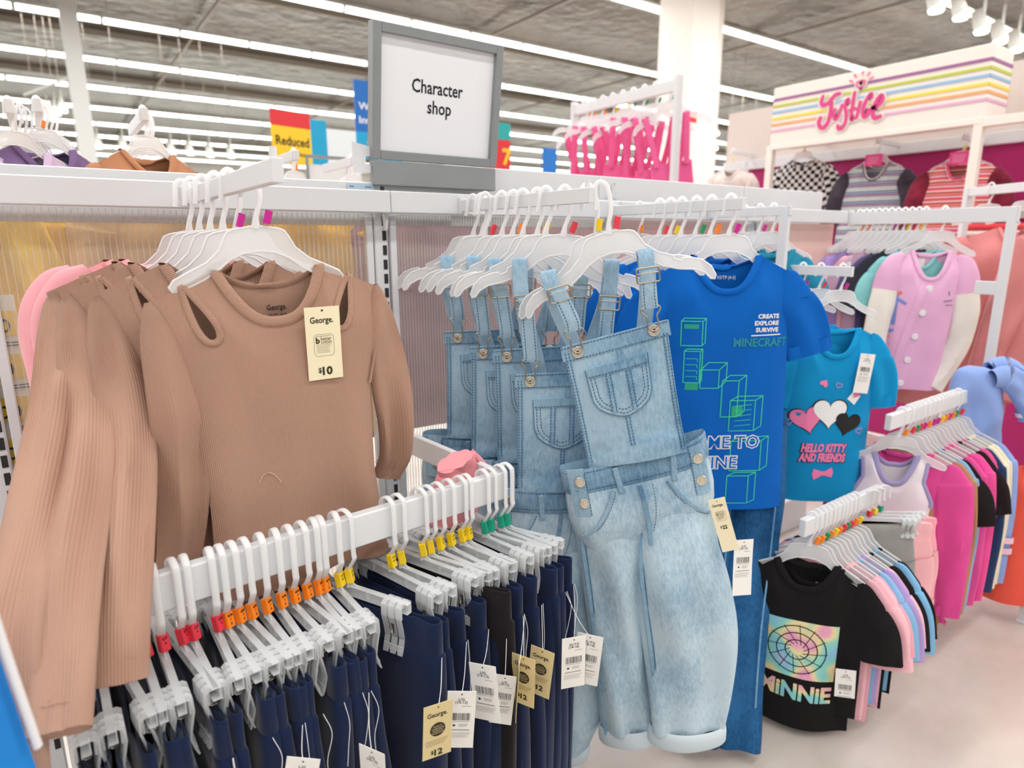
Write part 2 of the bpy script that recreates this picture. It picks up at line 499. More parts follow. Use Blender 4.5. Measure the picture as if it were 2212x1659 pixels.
# ------------------------------------------------------------------ strip lights in rows
SEG = 1.21
ORD = dict(zip([i for i, y_ in enumerate(ROW_Y) if 1.5 <= y_ <= 35], ('nearest overhead', 'second nearest', 'third nearest', 'fourth nearest', 'fifth nearest', 'sixth nearest', 'seventh nearest', 'eighth nearest', 'ninth nearest', 'tenth nearest', 'eleventh nearest', 'farthest')))
mbt = MB().sweep([(-SEG / 2 + .03, 0, 0), (SEG / 2 - .03, 0, 0)], .055, .04, (0, 1, 0), 10)
mbh = MB().box((0, 0, .065), (SEG, .09, .05)); mbh.box((-SEG / 2 + .012, 0, .01), (.024, .1, .1)); mbh.box((SEG / 2 - .012, 0, .01), (.024, .1, .1))
tube_me = mbt.mesh('tube'); tube_me.materials.append(TUBE)
hous_me = mbh.mesh('housing', False); hous_me.materials.append(HOUS)
for ri, ry in enumerate(ROW_Y):
    if ry < 1.5 or ry > 35: continue
    off = (ri * .37) % 1 * SEG
    for k in range(-10, 34):
        x = k * SEG + off
        p0 = proj((x - SEG / 2, ry, CAMZ + LIGHT_H)); p1 = proj((x + SEG / 2, ry, CAMZ + LIGHT_H))
        if not p0 or not p1 or p1[0] < -10 or p0[0] > W_ + 10 or max(p0[1], p1[1]) < -10 or x > 40: continue
        if p1[0] - p0[0] < 13: continue
        t = thing('strip_light', 'lit white fluorescent strip light in the %s row under the metal roof' % ORD[ri], 'light', (x, ry, CAMZ + LIGHT_H), group='ceiling strip lights, %s row' % ORD[ri])
        put('tube', tube_me, t); put('housing', hous_me, t)

# ------------------------------------------------------------------ track spots
sp_body = MB().cyl((0, 0, .02), (0, .05, .16), .055, .04, 12).cyl((0, 0, .12), (0, 0, .28), .012, n=6).mesh('lamp_body'); sp_body.materials.append(HOUS)
sp_head = MB().lathe([(.005, -.02), (.045, -.015), (.052, .0), (.05, .03)], axis='z', n=12).mesh('lamp_lens'); sp_head.materials.append(SPOT)
rod_me = MB().cyl((0, 0, 0), (0, 0, 1), .0035, n=6).mesh('drop_rod'); rod_me.materials.append(BEAM)
def spots(label, group, pts, Y, sc=1.0):
    for px, py in pts:
        p = onY(px, py, Y)
        t = thing('track_spotlight', label, 'spotlight', p, .4, group=group); t.scale = (sc,) * 3
        put('lamp_body', sp_body, t); put('lamp_lens', sp_head, t)
        rd = put('drop_rod', rod_me, t, (0, 0, .2)); rd.scale = (1, 1, (ROOF - p[2]) / sc - .2)
spots('glass track spotlight glowing above the striped shop fascia', 'spotlights above the fascia', [(2022, 22), (2075, 38), (2120, 68), (2160, 90), (2195, 108)], 2.6, 1.1)
spots('distant lit track spotlight over the racks beyond the fixture wall', 'distant track spotlights', [(82, 266), (106, 254), (122, 246), (136, 240), (213, 318), (268, 322), (372, 330), (412, 332), (455, 336), (500, 338)], 14.0, 1.3)
spots('lit track spotlight in the gap beside the cream column', 'spotlights beside the column', [(1548, 290), (1600, 286), (1575, 322), (1625, 330), (1545, 322)], 11.0, 1.2)
mb = MB()
p0, p1 = onY(60, 262, 14.0), onY(150, 225, 14.0)
mb.sweep([p0 + [0, 0, .4], p1 + [0, 0, .4]], .02, n=6)
tag(mb.build('light_track', HOUS), 'thin white lighting track hanging far beyond the purple garments', 'track')

# ------------------------------------------------------------------ the fixture wall: uprights, rails, ribbed clear panels
RY = 1.5                                     # front face of the rail
UP = [-.125, .70, 1.49, 2.28, 3.07]
g = thing('gondola_fixture', 'white metal gondola wall with slotted uprights, top rails and ribbed clear panels', 'fixture', (0, RY, 0))
for k, ux in enumerate(UP[:4]):
    u = MB().box((ux, .06, .74), (.036, .03, 1.5), .003).build('upright', WHITE, g, smooth=False)
    mb = MB()
    for s in range(34):
        mb.box((ux + .008, .0445, 1.50 - .036 * s), (.010, .003, .024))
    mb.build('slots', DARK, u, smooth=False)
    MB().box((ux - .031, .055, .74), (.018, .02, 1.4), .002).build('panel_edge_strip', WHITE, g, smooth=False)
    MB().box((ux + .034, .055, .74), (.018, .02, 1.4), .002).build('panel_edge_strip', WHITE, g, smooth=False)
    MB().poly([(ux + .003, 1.445), (ux + .016, 1.445), (ux + .011, 1.405), (ux + .006, 1.405)], .02, .038).build('rail_bracket', WHITE, g, smooth=False)
def rail(x0, x1):
    MB().box(((x0 + x1) / 2, .014, 1.4725), (x1 - x0 - .0015, .028, .053), .0025).build('front_rail', WHITE, g, smooth=False)
rail(-1.0, UP[0] + .01); rail(UP[0] + .01, UP[1] + .01); rail(UP[1] + .01, UP[2] + .01); rail(UP[2] + .01, UP[3] + .01); rail(UP[3] + .01, 2.905)
MB().box((-.04, .078, 1.47), (1.92, .02, .105), .002).build('header_panel', WHITE, g, smooth=False)
for x0, x1 in ((.924, 1.50), (1.50, 2.28), (2.28, 2.86)):
    MB().box(((x0 + x1) / 2, .11, 1.50), (x1 - x0 - .002, .016, .165), .002).build('header_panel', WHITE, g, smooth=False)
MB().box((.95, .10, .08), (3.9, .1, .16), .004).build('kick_plate', WHITE, g, smooth=False)
m, nt, b, N, Lk = newmat('ribbed_clear_panel')
b.inputs['Base Color'].default_value = lin('f3efe8'); b.inputs['Roughness'].default_value = .15
tr = N('ShaderNodeBsdfTransparent'); mx = N('ShaderNodeMixShader'); mx.inputs[0].default_value = .88
Lk(b.outputs[0], mx.inputs[1]); Lk(tr.outputs[0], mx.inputs[2]); Lk(mx.outputs[0], nt.nodes['Material Output'].inputs[0])
PANEL = m
RIBM = clearplastic('panel_rib', 'efe9dc', .62, .2)
PINKP = clearplastic('pink_clear_panel', 'f0cfcb', .45, .2)
for k in range(4):
    x0, x1 = UP[k] + .045, UP[k + 1] - .045
    if k == 3: x1 = 2.88
    sh = MB().box(((x0 + x1) / 2, .05, .96), (x1 - x0, .0012, .97)).build('clear_panel', PANEL if k < 2 else PINKP, g, smooth=False)
    mb = MB()
    for x in np.arange(x0 + .005, x1, .0116 if k < 1 else .0085):
        mb.box((x, .053, .96), (.0016, .005, .97))
    mb.build('panel_ribs', RIBM, sh, smooth=False)

# ------------------------------------------------------------------ arms and bars hung on the rail
def pin(mb, x, y, z): mb.cyl((x, y, z), (x, y, z + .016), .0052, n=12)
def arm(label, X, Ytip, ztop, h=.03, t=.015, Y0=RY, post=None):
    r = thing('display_arm', label, 'display arm', (X, Y0, ztop))
    mb = MB().box((0, (Ytip - Y0) / 2, -h / 2), (t, Y0 - Ytip, h), .0012)
    mb.build('arm_tube', WHITE, r, smooth=False)
    MB().box((0, Ytip - Y0 - .001, -h / 2), (t + .001, .003, h + .001), .001).build('end_cap', WHITE, r, smooth=False)
    mb = MB(); pin(mb, 0, Ytip - Y0 + .012, -.001); mb.build('stop_pin', WHITE, r)
    MB().box((0, -.004, -h / 2), (t + .012, .008, h + .012), .001).build('mounting_plate', WHITE, r, smooth=False)
    if post:
        MB().box((0, Ytip - Y0 + .016, -post / 2), (t + .004, .03, post), .0015).build('post', WHITE, r, smooth=False)
        MB().box((0, Ytip - Y0 + .055, -.30), (t, .09, .05), .0015).build('cross_bar', WHITE, r, smooth=False)
    return r
ARMZ = CAMZ + .103
arm('white display arm carrying the tan ribbed tops', .255, .87, ARMZ)
arm('white display arm carrying the denim dungarees', .915, 1.0, ARMZ)
arm('white display arm carrying the royal blue tee', 1.465, 1.03, ARMZ)
arm('white display arm ending in a tall post behind the blue tee', 1.94, 1.19, ARMZ, post=1.2)
arm('low white display arm carrying the turquoise tee', 1.99, 1.0, CAMZ - .083)
R1Z = CAMZ + .115
arm('wide white display arm with a tall end post carrying pastel jackets', 2.92, .885, R1Z, h=.055, t=.022, post=1.25)
# trouser bar
BA, BB = np.array([-.30, .925]), np.array([.70, 1.002])
BZ = .927
bdir = (BB - BA) / np.linalg.norm(BB - BA)
bang = math.atan2(bdir[1], bdir[0])
blen = np.linalg.norm(BB - BA)
def bar_at(px):
    """distance along the trouser bar seen at column px"""
    lo, hi = 0, blen
    for _ in range(40):
        mid = (lo + hi) / 2; q = BA + bdir * mid
        if proj((q[0], q[1], BZ))[0] < px: lo = mid
        else: hi = mid
    return lo
r = thing('hang_bar', 'white hang bar crowded with navy trousers on clip hangers', 'hang bar', (BA[0], BA[1], BZ), bang)
MB().box((blen / 2, 0, -.029), (blen, .02, .058), .0025).build('bar_tube', WHITE, r, smooth=False)
mb = MB(); pin(mb, blen - .008, 0, -.001); mb.build('stop_pin', WHITE, r)
mb = MB().box((blen - .012, .26, -.026), (.014, .5, .052), .002)
mb.build('bracket', WHITE, r, smooth=False)
MB().box((.012, .26, -.026), (.014, .5, .052), .002).build('bracket', WHITE, r, smooth=False)
# low bars with folded-away stock to the right
R3A = np.array([2.03, .86]); R3L = .58; R3Z = .856
R4A = np.array([1.43, .83]); R4L = .53; R4Z = .655
def lowbar(label, A, Ln, z, x0=0.0):
    r = thing('hang_bar', label, 'hang bar', (A[0], A[1], z))
    MB().box(((Ln + x0) / 2, 0, -.025), (Ln - x0, .02, .05), .0025).build('bar_tube', WHITE, r, smooth=False)
    MB().box((Ln * .62, 0, -.05 - (z - .06) / 2), (.025, .02, z - .06), .002).build('stand_post', WHITE, r, smooth=False)
    MB().box((Ln * .62, 0, -z + .006), (.05, .08, .012), .002).build('stand_foot', WHITE, r, smooth=False)
lowbar('white hang bar below the pink jacket holding pink and black clothes', R3A, R3L, R3Z)
lowbar('lowest white hang bar holding the black printed tee and pastel tees', R4A, R4L, R4Z, .11)
arm('low white display arm hidden behind the royal blue tee carrying the jeans', 1.60, 1.04, .94)

# ------------------------------------------------------------------ sign: "Character shop"
sg = thing('shop_sign', 'square white sign in a grey metal frame standing on the fixture wall', 'sign', (.99, RY + .065, 1.565))
cl, crr = onY(800, 360, RY + .065), onY(1066, 360, RY + .065)
sg.location = ((cl[0] + crr[0]) / 2, RY + .065, 1.515)
sw = crr[0] - cl[0]
top_z = onY(800, 47, RY - .0)[2]
MB().box((0, 0, .03), (sw * .985, .03, .06), .002).build('base_plate', GREYM, sg, smooth=False)
fr = MB()
SHh = .306; fw = .022
tilt = math.radians(8)
def tl(mb_, nm, mat, par, **k):
    m4 = Matrix.Translation((0, 0, .064)) @ Matrix.Rotation(tilt, 4, 'X')
    mb_.xf(m4); return mb_.build(nm, mat, par, **k)
fr.box((-sw / 2 + fw / 2, 0, SHh / 2), (fw, .03, SHh), .0015).box((sw / 2 - fw / 2, 0, SHh / 2), (fw, .03, SHh), .0015)
fr.box((0, 0, fw / 2), (sw - 2 * fw, .03, fw), .0015).box((0, 0, SHh - fw / 2), (sw - 2 * fw, .03, fw), .0015)
tl(fr, 'frame', GREYM, sg, smooth=False)
bd = tl(MB().box((0, .004, SHh / 2), (sw - 2 * fw + .002, .012, SHh - 2 * fw + .002)), 'sign_board', BOARD, sg, smooth=False)
mb = MB(); text(mb, 'Character', .8, -.002, SHh * .592, .031, -.0026, width=.148); text(mb, 'shop', .8, .004, SHh * .425, .031, -.0026, width=.070)
tl(mb, 'lettering', INK, bd, smooth=False)
br = MB().poly([(0, 0), (.045, 0), (.045, .02), (.033, .02), (.033, .038), (.047, .04), (.047, .062), (.0, .07)], .004)
br.build('notched_bracket', WHITE, sg, smooth=False).location = (-sw / 2 - .045, 0, .03)
# aisle card
cp = onY(782, 399, RY + .06)
ac = thing('aisle_card', 'small pale blue aisle card clipped to the header panel', 'card', (cp[0], RY + .0655, 1.488))
MB().box((0, 0, .012), (.072, .0012, .036), .0).build('card', plain('pale_blue_card', 'b5cbdf', .5), ac, smooth=False)
mb = MB(); text(mb, 'S53 - 2', 1.5, 0, .003, .009, -.0012, width=.06); text(mb, 'Aisle', .4, -.025, .023, .004, -.0012); text(mb, 'Section', .4, .018, .023, .004, -.0012)
mb.build('lettering', INK, ac, smooth=False)
cp = onY(1320, 417, RY + .09)
ac = thing('aisle_card', 'small blue card on a wire clip above the rail, beside the denim arm', 'card', (cp[0], RY + .09, 1.50))
MB().box((0, 0, .0), (.05, .0012, .03)).build('card', M['pale_blue_card'], ac, smooth=False)
MB().sweep(cat([(0, 0, .01), (0, 0, .05), (.004, 0, .06), (.012, 0, .062), (.016, 0, .055), (.010, 0, .05)], 5), .0012, n=6).build('wire_clip', plain('steel', 'b9b6ae', .3, metal=.9), ac)

# ------------------------------------------------------------------ distant signs above the racks
RED, YEL, CYAN, BLU = plain('sign_red', 'd92b33', .5), plain('sign_yellow', 'f3c81e', .5), plain('sign_cyan', '12a5d6', .5), plain('sign_blue', '0f6cc0', .5)
def flatsign(name, label, px0, py0, px1, py1, Y, cols, texts=(), th=.02, rotz=0):
    a, c = onY(px0, py1, Y), onY(px1, py0, Y)
    w_, h_ = c[0] - a[0], c[2] - a[2]
    r = thing(name, label, 'sign', ((a[0] + c[0]) / 2, Y, a[2]), rotz)
    for z0, z1, mt, nm in cols:
        MB().box((0, 0, h_ * (z0 + z1) / 2), (w_, th, h_ * (z1 - z0)), .002).build(nm, mt, r, smooth=False)
    for s, bold, fx, fz, sz, mt, wid in texts:
        mb = MB(); text(mb, s, bold, fx * w_, fz * h_, sz * h_, -th / 2 - .002, width=wid * w_ if wid else None); mb.build('lettering', mt, r, smooth=False)
    MB().box((0, .0, -a[2] / 2), (.03, .02, a[2])).build('pole', HOUS, r, smooth=False)
    return r
flatsign('clearance_sign', 'red and yellow price reduction sign rising beyond the fixture wall', 587, 245, 672, 352, 4.6,
         ((.70, 1, RED, 'red_header'), (0, .70, YEL, 'yellow_board')),
         (('Reduced', 1, 0, .43, .17, INK, .86), ('to Clear', 0, .1, .20, .09, INK, .6)), rotz=.25)
flatsign('hanging_sign', 'plain cyan sign panel standing behind the red and yellow sign', 676, 262, 703, 358, 4.9, ((0, 1, CYAN, 'board'),))
flatsign('department_sign', 'tall blue department sign half hidden by the grey framed sign', 772, 186, 862, 342, 5.2, ((.35, 1, BLU, 'blue_board'), (0, .35, CYAN, 'cyan_board')),
         (("Women's", 1, .0, .68, .09, BOARD, .86), ('Intimates', 1, .0, .50, .09, BOARD, .86), ('7', 2, -.2, .16, .13, YEL, None)))
flatsign('department_sign', 'sign with teal top and red lower board peeking out beside the grey framed sign', 1046, 268, 1101, 375, 5.0, ((.68, 1, plain('sign_teal', '18a9a6', .5), 'teal_board'), (0, .68, RED, 'red_board')),
         (('7', 2, .36, .35, .3, YEL, None),))
flatsign('department_sign', 'small blue sign panel behind the pink overalls rack', 1172, 322, 1202, 385, 6.0, ((0, 1, BLU, 'board'),))
flatsign('clearance_sign', 'small red sign at the foot of the cream column', 1478, 243, 1505, 262, 6.4, ((0, 1, RED, 'board'),))
fs = flatsign('framed_notice', 'small grey framed notice standing on the far racks', 664, 360, 752, 400, 3.2, ((0, 1, plain('pale_notice', 'dfe4e2', .5), 'board'),))
a, c = onY(664, 384, 3.2), onY(752, 356, 3.2)
mb = MB(); ww = c[0] - a[0]
mb.box((0, -.014, (c[2] - a[2]) + .06), (ww, .012, .015)).box((-ww / 2, -.014, .06), (.012, .012, .13)).box((ww / 2, -.014, .06), (.012, .012, .13))
mb.build('frame', GREYM, fs, smooth=False)
flatsign('partition_panel', 'pale grey partition panel standing between the cyan and blue signs', 704, 285, 775, 380, 6.5, ((0, 1, plain('partition_grey', 'd5dcde', .6), 'board'),))
# ------------------------------------------------------------------ hangers
PLAST = clearplastic('hanger_plastic', 'f4f5f6', .42, .22, .35)
PLASTR = clearplastic('hanger_plastic_rim', 'fbfbfc', .22, .2, .3)
STEEL = plain('spring_steel', 'c9c9c6', .22, metal=1.0)
CLIPC = {'red': plain('size_red', 'e8394a', .5), 'orange': plain('size_orange', 'ff8a14', .5), 'yellow': plain('size_yellow', 'f7d31c', .5),
         'teal': plain('size_teal', '10a383', .5), 'magenta': plain('size_magenta', 'd0179a', .5), 'green': plain('size_green', '169a62', .5)}
SIZES = {'red': (('S/P', 1), ('6', 1)), 'orange': (('M/M', 1), ('7', 1), ('8', 1)), 'yellow': (('LG', 1), ('10-12', 1)), 'teal': (('XL', 1), ('14-16', 1)), 'green': (('XL', 1),), 'magenta': (('S/P', 1),)}

def hanger_outline(notch=True):
    if not notch:
        h = [(.005, -.084), (.036, -.0885), (.045, -.0925), (.051, -.102), (.060, -.120), (.082, -.139), (.112, -.153), (.132, -.163), (.140, -.173), (.136, -.181), (.126, -.180), (.106, -.173), (.088, -.165), (.066, -.152), (.048, -.137), (.026, -.127), (.0, -.124)]
        return h + [(-x, z) for x, z in h[::-1] if x > 0]
    h = [(.005, -.084), (.038, -.0885), (.047, -.0925), (.053, -.102), (.062, -.120), (.085, -.140)]
    if notch: h += [(.112, -.1525), (.113, -.160), (.127, -.166), (.130, -.161)]
    h += [(.145, -.164), (.165, -.172), (.180, -.187), (.187, -.206), (.184, -.213), (.177, -.211), (.168, -.198), (.150, -.187), (.12, -.180), (.09, -.168), (.066, -.152), (.048, -.137), (.026, -.127), (.0, -.124)]
    return h + [(-x, z) for x, z in h[::-1] if x > 0]
def hook_path(barw=.016, barh=.03, drop=.055, tipdrop=.034):
    rr = barw / 2 + .005
    pts = [(-rr - .004, -tipdrop - .004), (-rr - .002, -tipdrop + .006), (-rr, -.010), (-rr * .75, .003), (0, .010), (rr * .75, .003), (rr, -.010), (rr, -.034), (rr * .75, -.050), (.003, -.068), (0, -.088)]
    return cat(pts, 5)
def make_hanger_meshes(notch):
    ol = np.array(hanger_outline(notch))
    plate = MB().poly(ol, .0022)
    me1 = plate.mesh('yoke', False); me1.materials.append(PLAST)
    o3 = np.stack([ol[:, 0], np.zeros(len(ol)), ol[:, 1]], 1)
    o3 = np.concatenate([o3, o3[:1]])
    rim = MB().sweep(o3, .0021, None, (0, 1, 0), 6, cap=False)
    me2 = rim.mesh('rim'); me2.materials.append(PLASTR)
    hp = hook_path(); h3 = np.stack([hp[:, 0], 0 * hp[:, 0], hp[:, 1]], 1)
    k = len(h3); wd = np.full(k, .0044); wd[-6:] = np.linspace(.0044, .0078, 6)
    hook = MB().sweep(h3, wd, .0030, np.cross(np.gradient(h3, axis=0), (0, 1, 0)), 8)
    me3 = hook.mesh('hook'); me3.materials.append(PLASTR)
    return me1, me2, me3
HANG_ME = {q: make_hanger_meshes(q) for q in (True, False)}
CLIP_ME = {}
for cn, cm in CLIPC.items():
    mb = MB().sweep([(0, 0, .011), (0, 0, -.011)], .0062, .0048, (1, 0, 0), 10)
    CLIP_ME[cn] = mb.mesh('size_clip'); CLIP_ME[cn].materials.append(cm)
    CLIP_ME[cn].set_sharp_from_angle(angle=.8)
def hanger(label, group, loc, rotz=0, roll=0, clip=None, sc=1.0, clipx=.008, notch=False):
    YOKE_ME, RIM_ME, HOOK_ME = HANG_ME[notch]
    t = thing('clothes_hanger', label, 'hanger', loc, rotz, roll, group)
    t.scale = (sc, sc, sc)
    put('yoke', YOKE_ME, t); put('rim', RIM_ME, t); put('hook', HOOK_ME, t)
    if clip: put('size_clip', CLIP_ME[clip], t, (clipx, -.001, -.070), (0, .35, 0))
    return t

# ------------------------------------------------------------------ tops (tees, long sleeves, jackets)
def fold_fn(seed, amp, kx=28, n=4):
    rg = np.random.RandomState(seed)
    ks = kx * (.5 + rg.rand(n) * 1.2); ph = rg.rand(n) * 6.28; kz = (rg.rand(n) - .5) * 9; am = amp * (.5 + rg.rand(n)) / n * 1.6
    def f(x, z):
        r = 0
        for i in range(n): r = r + am[i] * np.sin(ks[i] * x + kz[i] * z + ph[i])
        return r
    return f
class Top:
    def __init__(s, sh=.15, nk=.075, fd=.07, bd=.018, slope=.035, ua=.17, ch=.145, wa=.14, hm=.15, L=.46, dep=.024, fold=.006, seed=1, lean=0.0, kx=28, arm=None):
        s.__dict__.update(locals()); s.ff = fold_fn(seed, fold, kx); s.fb = fold_fn(seed + 50, fold, kx)
    def w(s, z):
        xs = [-s.L, -(s.L + s.ua) / 2, -s.ua, -(s.ua + s.slope) * .5, -s.slope, 0]
        ys = [s.hm, s.wa, s.ch, s.sh * .93 if s.arm is None else s.arm, s.sh, s.sh]
        return np.interp(z, xs, ys)
    def ztop(s, x, front):
        ax = np.abs(x); d = s.fd if front else s.bd
        return np.where(ax < s.nk, -d * (1 - (ax / s.nk) ** 2.6), -s.slope * (ax - s.nk) / (s.sh - s.nk))
    def y(s, x0, z, front):
        zt = s.ztop(x0, front); v = np.clip((zt - z) / (zt + s.L), 0, 1)
        ax = np.abs(x0) / s.sh
        edge = (1 - ax ** 3.5)
        nb = np.where(np.abs(x0) < s.nk, .75 * (1 - (np.abs(x0) / s.nk) ** 4), 0)
        k = nb + (1 - nb) * smooth(v, 0, .16)
        yy = s.dep * edge * k
        fl = (s.ff if front else s.fb)(x0, z) * smooth(v, .12, .8) * (1 - ax ** 6)
        sg = -1 if front else 1
        return sg * yy + (fl if front else fl) + s.lean * z
    def surf(s, x, z):
        """y of the front surface at local x, z"""
        x0 = x * s.sh / s.w(z)
        return s.y(x0, z, True)
    def panel(s, mb, front, nu=44, nv=44, hole=None, x0r=(-1, 1)):
        u = np.linspace(x0r[0], x0r[1], nu); u = np.sign(u) * np.abs(u) ** .92
        x0 = (u * s.sh)[:, None]; v = np.linspace(0, 1, nv)[None] ** .9
        zt = s.ztop(x0, front); z = zt - v * (zt + s.L)
        x = x0 * s.w(z) / s.sh
        y = s.y(x0 + 0 * z, z, front)
        P = np.stack([x, y, z], -1)
        # turned hem
        Pl = P[:, -1:].copy(); Pl[..., 1] += .002 * (1 if front else -1); Pl[..., 2] += .012
        P = np.concatenate([P, Pl], 1); nv += 1
        UV = np.stack([np.concatenate([x, x[:, -1:]], 1), np.concatenate([z, z[:, -1:]], 1)], -1)
        base = mb.n
        mb.grid(P, UV)
        if hole is not None:
            cen = .25 * (P[:-1, :-1] + P[1:, :-1] + P[1:, 1:] + P[:-1, 1:]).reshape(-1, 3)
            keep = ~hole(cen[:, 0], cen[:, 2])
            nf = (nu - 1) * (nv - 1)
            fs = mb.f[-nf:]; mb.f = mb.f[:-nf] + [f for f, k_ in zip(fs, keep) if k_]
    def neck_band(s, mb, wd=.009, th=.0035, front=True, back=True, n=40):
        a = np.linspace(-1, 1, n)
        x = s.nk * np.sin(a * math.pi / 2)
        parts = []
        if front:
            z = s.ztop(x, True) - .0; y = s.y(x, z, True) - .001; parts.append(np.stack([x, y, z], 1))
        if back:
            z = s.ztop(x, False); y = s.y(x, z, False) + .001; parts.append(np.stack([x, y, z], 1)[::-1])
        if front and back:
            P = np.concatenate([parts[0], parts[1][1:-1], parts[0][:1]])
        else: P = parts[0]
        c = np.array([0, 0, -s.fd * .35])
        side = P - c; side[:, 1] *= .1; side /= np.linalg.norm(side, axis=1)[:, None]
        P2 = P - side * wd * .45
        mb.sweep(P2, wd, th, side, 10, cap=not (front and back), uvscale=1)
        # swap uv so that ribs run across the band
        q = mb.uv[-1]; mb.uv[-1] = q[:, ::-1].copy()
def sleeve(mb, pts, n=20, fold=.004, seed=3, side=(1, 0, 0), lip=True, uvs=1.0, kz=26):
    """pts: (x, y, z, half width, half thickness) from the shoulder to the cuff"""
    P = cat(np.array([p[:3] for p in pts], float), 6); A = cat([[p[3], p[4], 0] for p in pts], 6)
    rg = np.random.RandomState(seed); p1, p2, p3 = rg.rand(3) * 6.28
    L_ = np.linalg.norm(np.diff(P, axis=0), axis=1).sum()
    def disp(ph, ln):
        e = smooth(ln, .02, .12) * (.4 + .6 * smooth(L_ - ln, .0, .06))
        return fold * e * (np.sin(3 * np.cos(ph) * 1.4 + p1 + ln * 7) + .6 * np.sin(5 * np.cos(ph) + p2 - ln * kz * .6) + .5 * np.sin(ln * kz + p3 + 2 * np.cos(ph)))
    a, b = np.maximum(A[:, 0], .002), np.maximum(A[:, 1], .002)
    if lip:
        d = P[-1] - P[-2]; d /= np.linalg.norm(d)
        P = np.concatenate([P, [P[-1] + d * .001, P[-1] - d * .008, P[-1] - d * .035]])
        a = np.concatenate([a, [a[-1] - .001, a[-1] - .003, a[-1] - .004]]); b = np.concatenate([b, [b[-1] - .001, max(b[-1] - .003, .002), max(b[-1] - .003, .002)]])
        L_f = disp
        k = len(P)
        mb.sweep(P[:k - 3], a[:k - 3], b[:k - 3], side, n, cap=False, disp=disp, uvscale=uvs)
        # cuff lip turned inside
        Lh = np.linalg.norm(np.diff(P[:k - 3], axis=0), axis=1).sum()
        mb.sweep(P[k - 4:], a[k - 4:], b[k - 4:], side, n, cap=False, disp=lambda ph, ln: disp(ph, Lh + 0 * ln), uvscale=uvs)
    else:
        mb.sweep(P, a, b, side, n, cap=True, disp=disp, uvscale=uvs)
def simple_sleeves(T, L_=.16, a=.06, b=.018, out=.03, cuff=.045, seed=5, n=16, fold=.004, fwd=0.0, which=(-1, 1)):
    """pair of sleeves hanging from the shoulders"""
    made = []
    for sx in which:
        mb = MB()
        x = T.sh; z0 = -T.slope
        pts = [(sx * (x - .022), 0, z0 + .010, .008, .004), (sx * (x - .012), 0, z0 - .008, a * .40, b * .5), (sx * (x - .006), 0, z0 - .045, a * .78, b * .8), (sx * (x - .002), 0, z0 - .075, a * .92, b), (sx * (x + .008 + out * .4), fwd * .3, z0 - .05 - (L_ - .05) * .45, (a + cuff) / 2, b), (sx * (x + out), fwd, z0 - L_, cuff, b * .9)]
        sleeve(mb, pts, n, fold, seed + sx, uvs=1); made.append(mb)
    return made
def hang_top(name, label, cat_, mat, loc, rotz=0, roll=0, group=None, trim=None, sl=None, res=(30, 30), **kw):
    """a top with body, sleeves and neck band; sl = dict for simple_sleeves or None"""
    T = Top(**kw)
    t = thing(name, label, cat_, loc, rotz, roll, group)
    mb = MB(); T.panel(mb, True, *res); T.panel(mb, False, *res)
    mb.build('body', mat, t)
    if sl:
        for mb in simple_sleeves(T, seed=kw.get('seed', 1), **{k: v for k, v in sl.items() if k != 'mat'}): mb.build('sleeve', sl.get('mat', mat), t)
    mb = MB(); T.neck_band(mb); mb.build('neck_band', trim or mat, t)
    return t, T

# ------------------------------------------------------------------ paper tags
PAPER_C = plain('cream_tag_card', 'f3e9c6', .6)
PAPER_K = plain('kraft_tag_card', 'd9c795', .65)
PAPER_W = plain('white_tag_card', 'f4f3ef', .55)
THREAD = plain('white_thread', 'e9e9ec', .6)
INKB = plain('brown_black_ink', '2b2414', .7)
def barcode(mb, x, z, w_, h_, y, seed=0):
    rg = random.Random(seed); c = x - w_ / 2
    while c < x + w_ / 2:
        b_ = rg.choice((.0004, .0006, .001)); mb.add([(c, y, z - h_ / 2), (c + b_, y, z - h_ / 2), (c + b_, y, z + h_ / 2), (c, y, z + h_ / 2)], [(0, 1, 2, 3)]); c += b_ + rg.choice((.0005, .0008, .0011))
def lines(mb, x, z0, w_, n, dz, y, th=.0005, seed=0):
    rg = random.Random(seed)
    for i in range(n):
        ww = w_ * rg.uniform(.75, 1); z = z0 - i * dz
        mb.add([(x - w_ / 2, y, z), (x - w_ / 2 + ww, y, z), (x - w_ / 2 + ww, y, z + th), (x - w_ / 2, y, z + th)], [(0, 1, 2, 3)])
def disc(mb, x, z, r_, y, n=24):
    a = np.linspace(0, 2 * math.pi, n, endpoint=False)
    mb.add(np.stack([x + r_ * np.cos(a), np.full(n, y), z + r_ * np.sin(a)], 1), [tuple(range(n))])
def rrect(mb, x, z, w_, h_, r_, wd, y):
    pts = []
    for cx, cz, a0 in ((w_ / 2 - r_, h_ / 2 - r_, 0), (-w_ / 2 + r_, h_ / 2 - r_, 90), (-w_ / 2 + r_, -h_ / 2 + r_, 180), (w_ / 2 - r_, -h_ / 2 + r_, 270)):
        for q in range(0, 91, 18): pts.append((x + cx + r_ * math.cos(math.radians(a0 + q)), z + cz + r_ * math.sin(math.radians(a0 + q))))
    pts.append(pts[0]); P = np.array(pts)
    stroke(mb, P, wd, y)
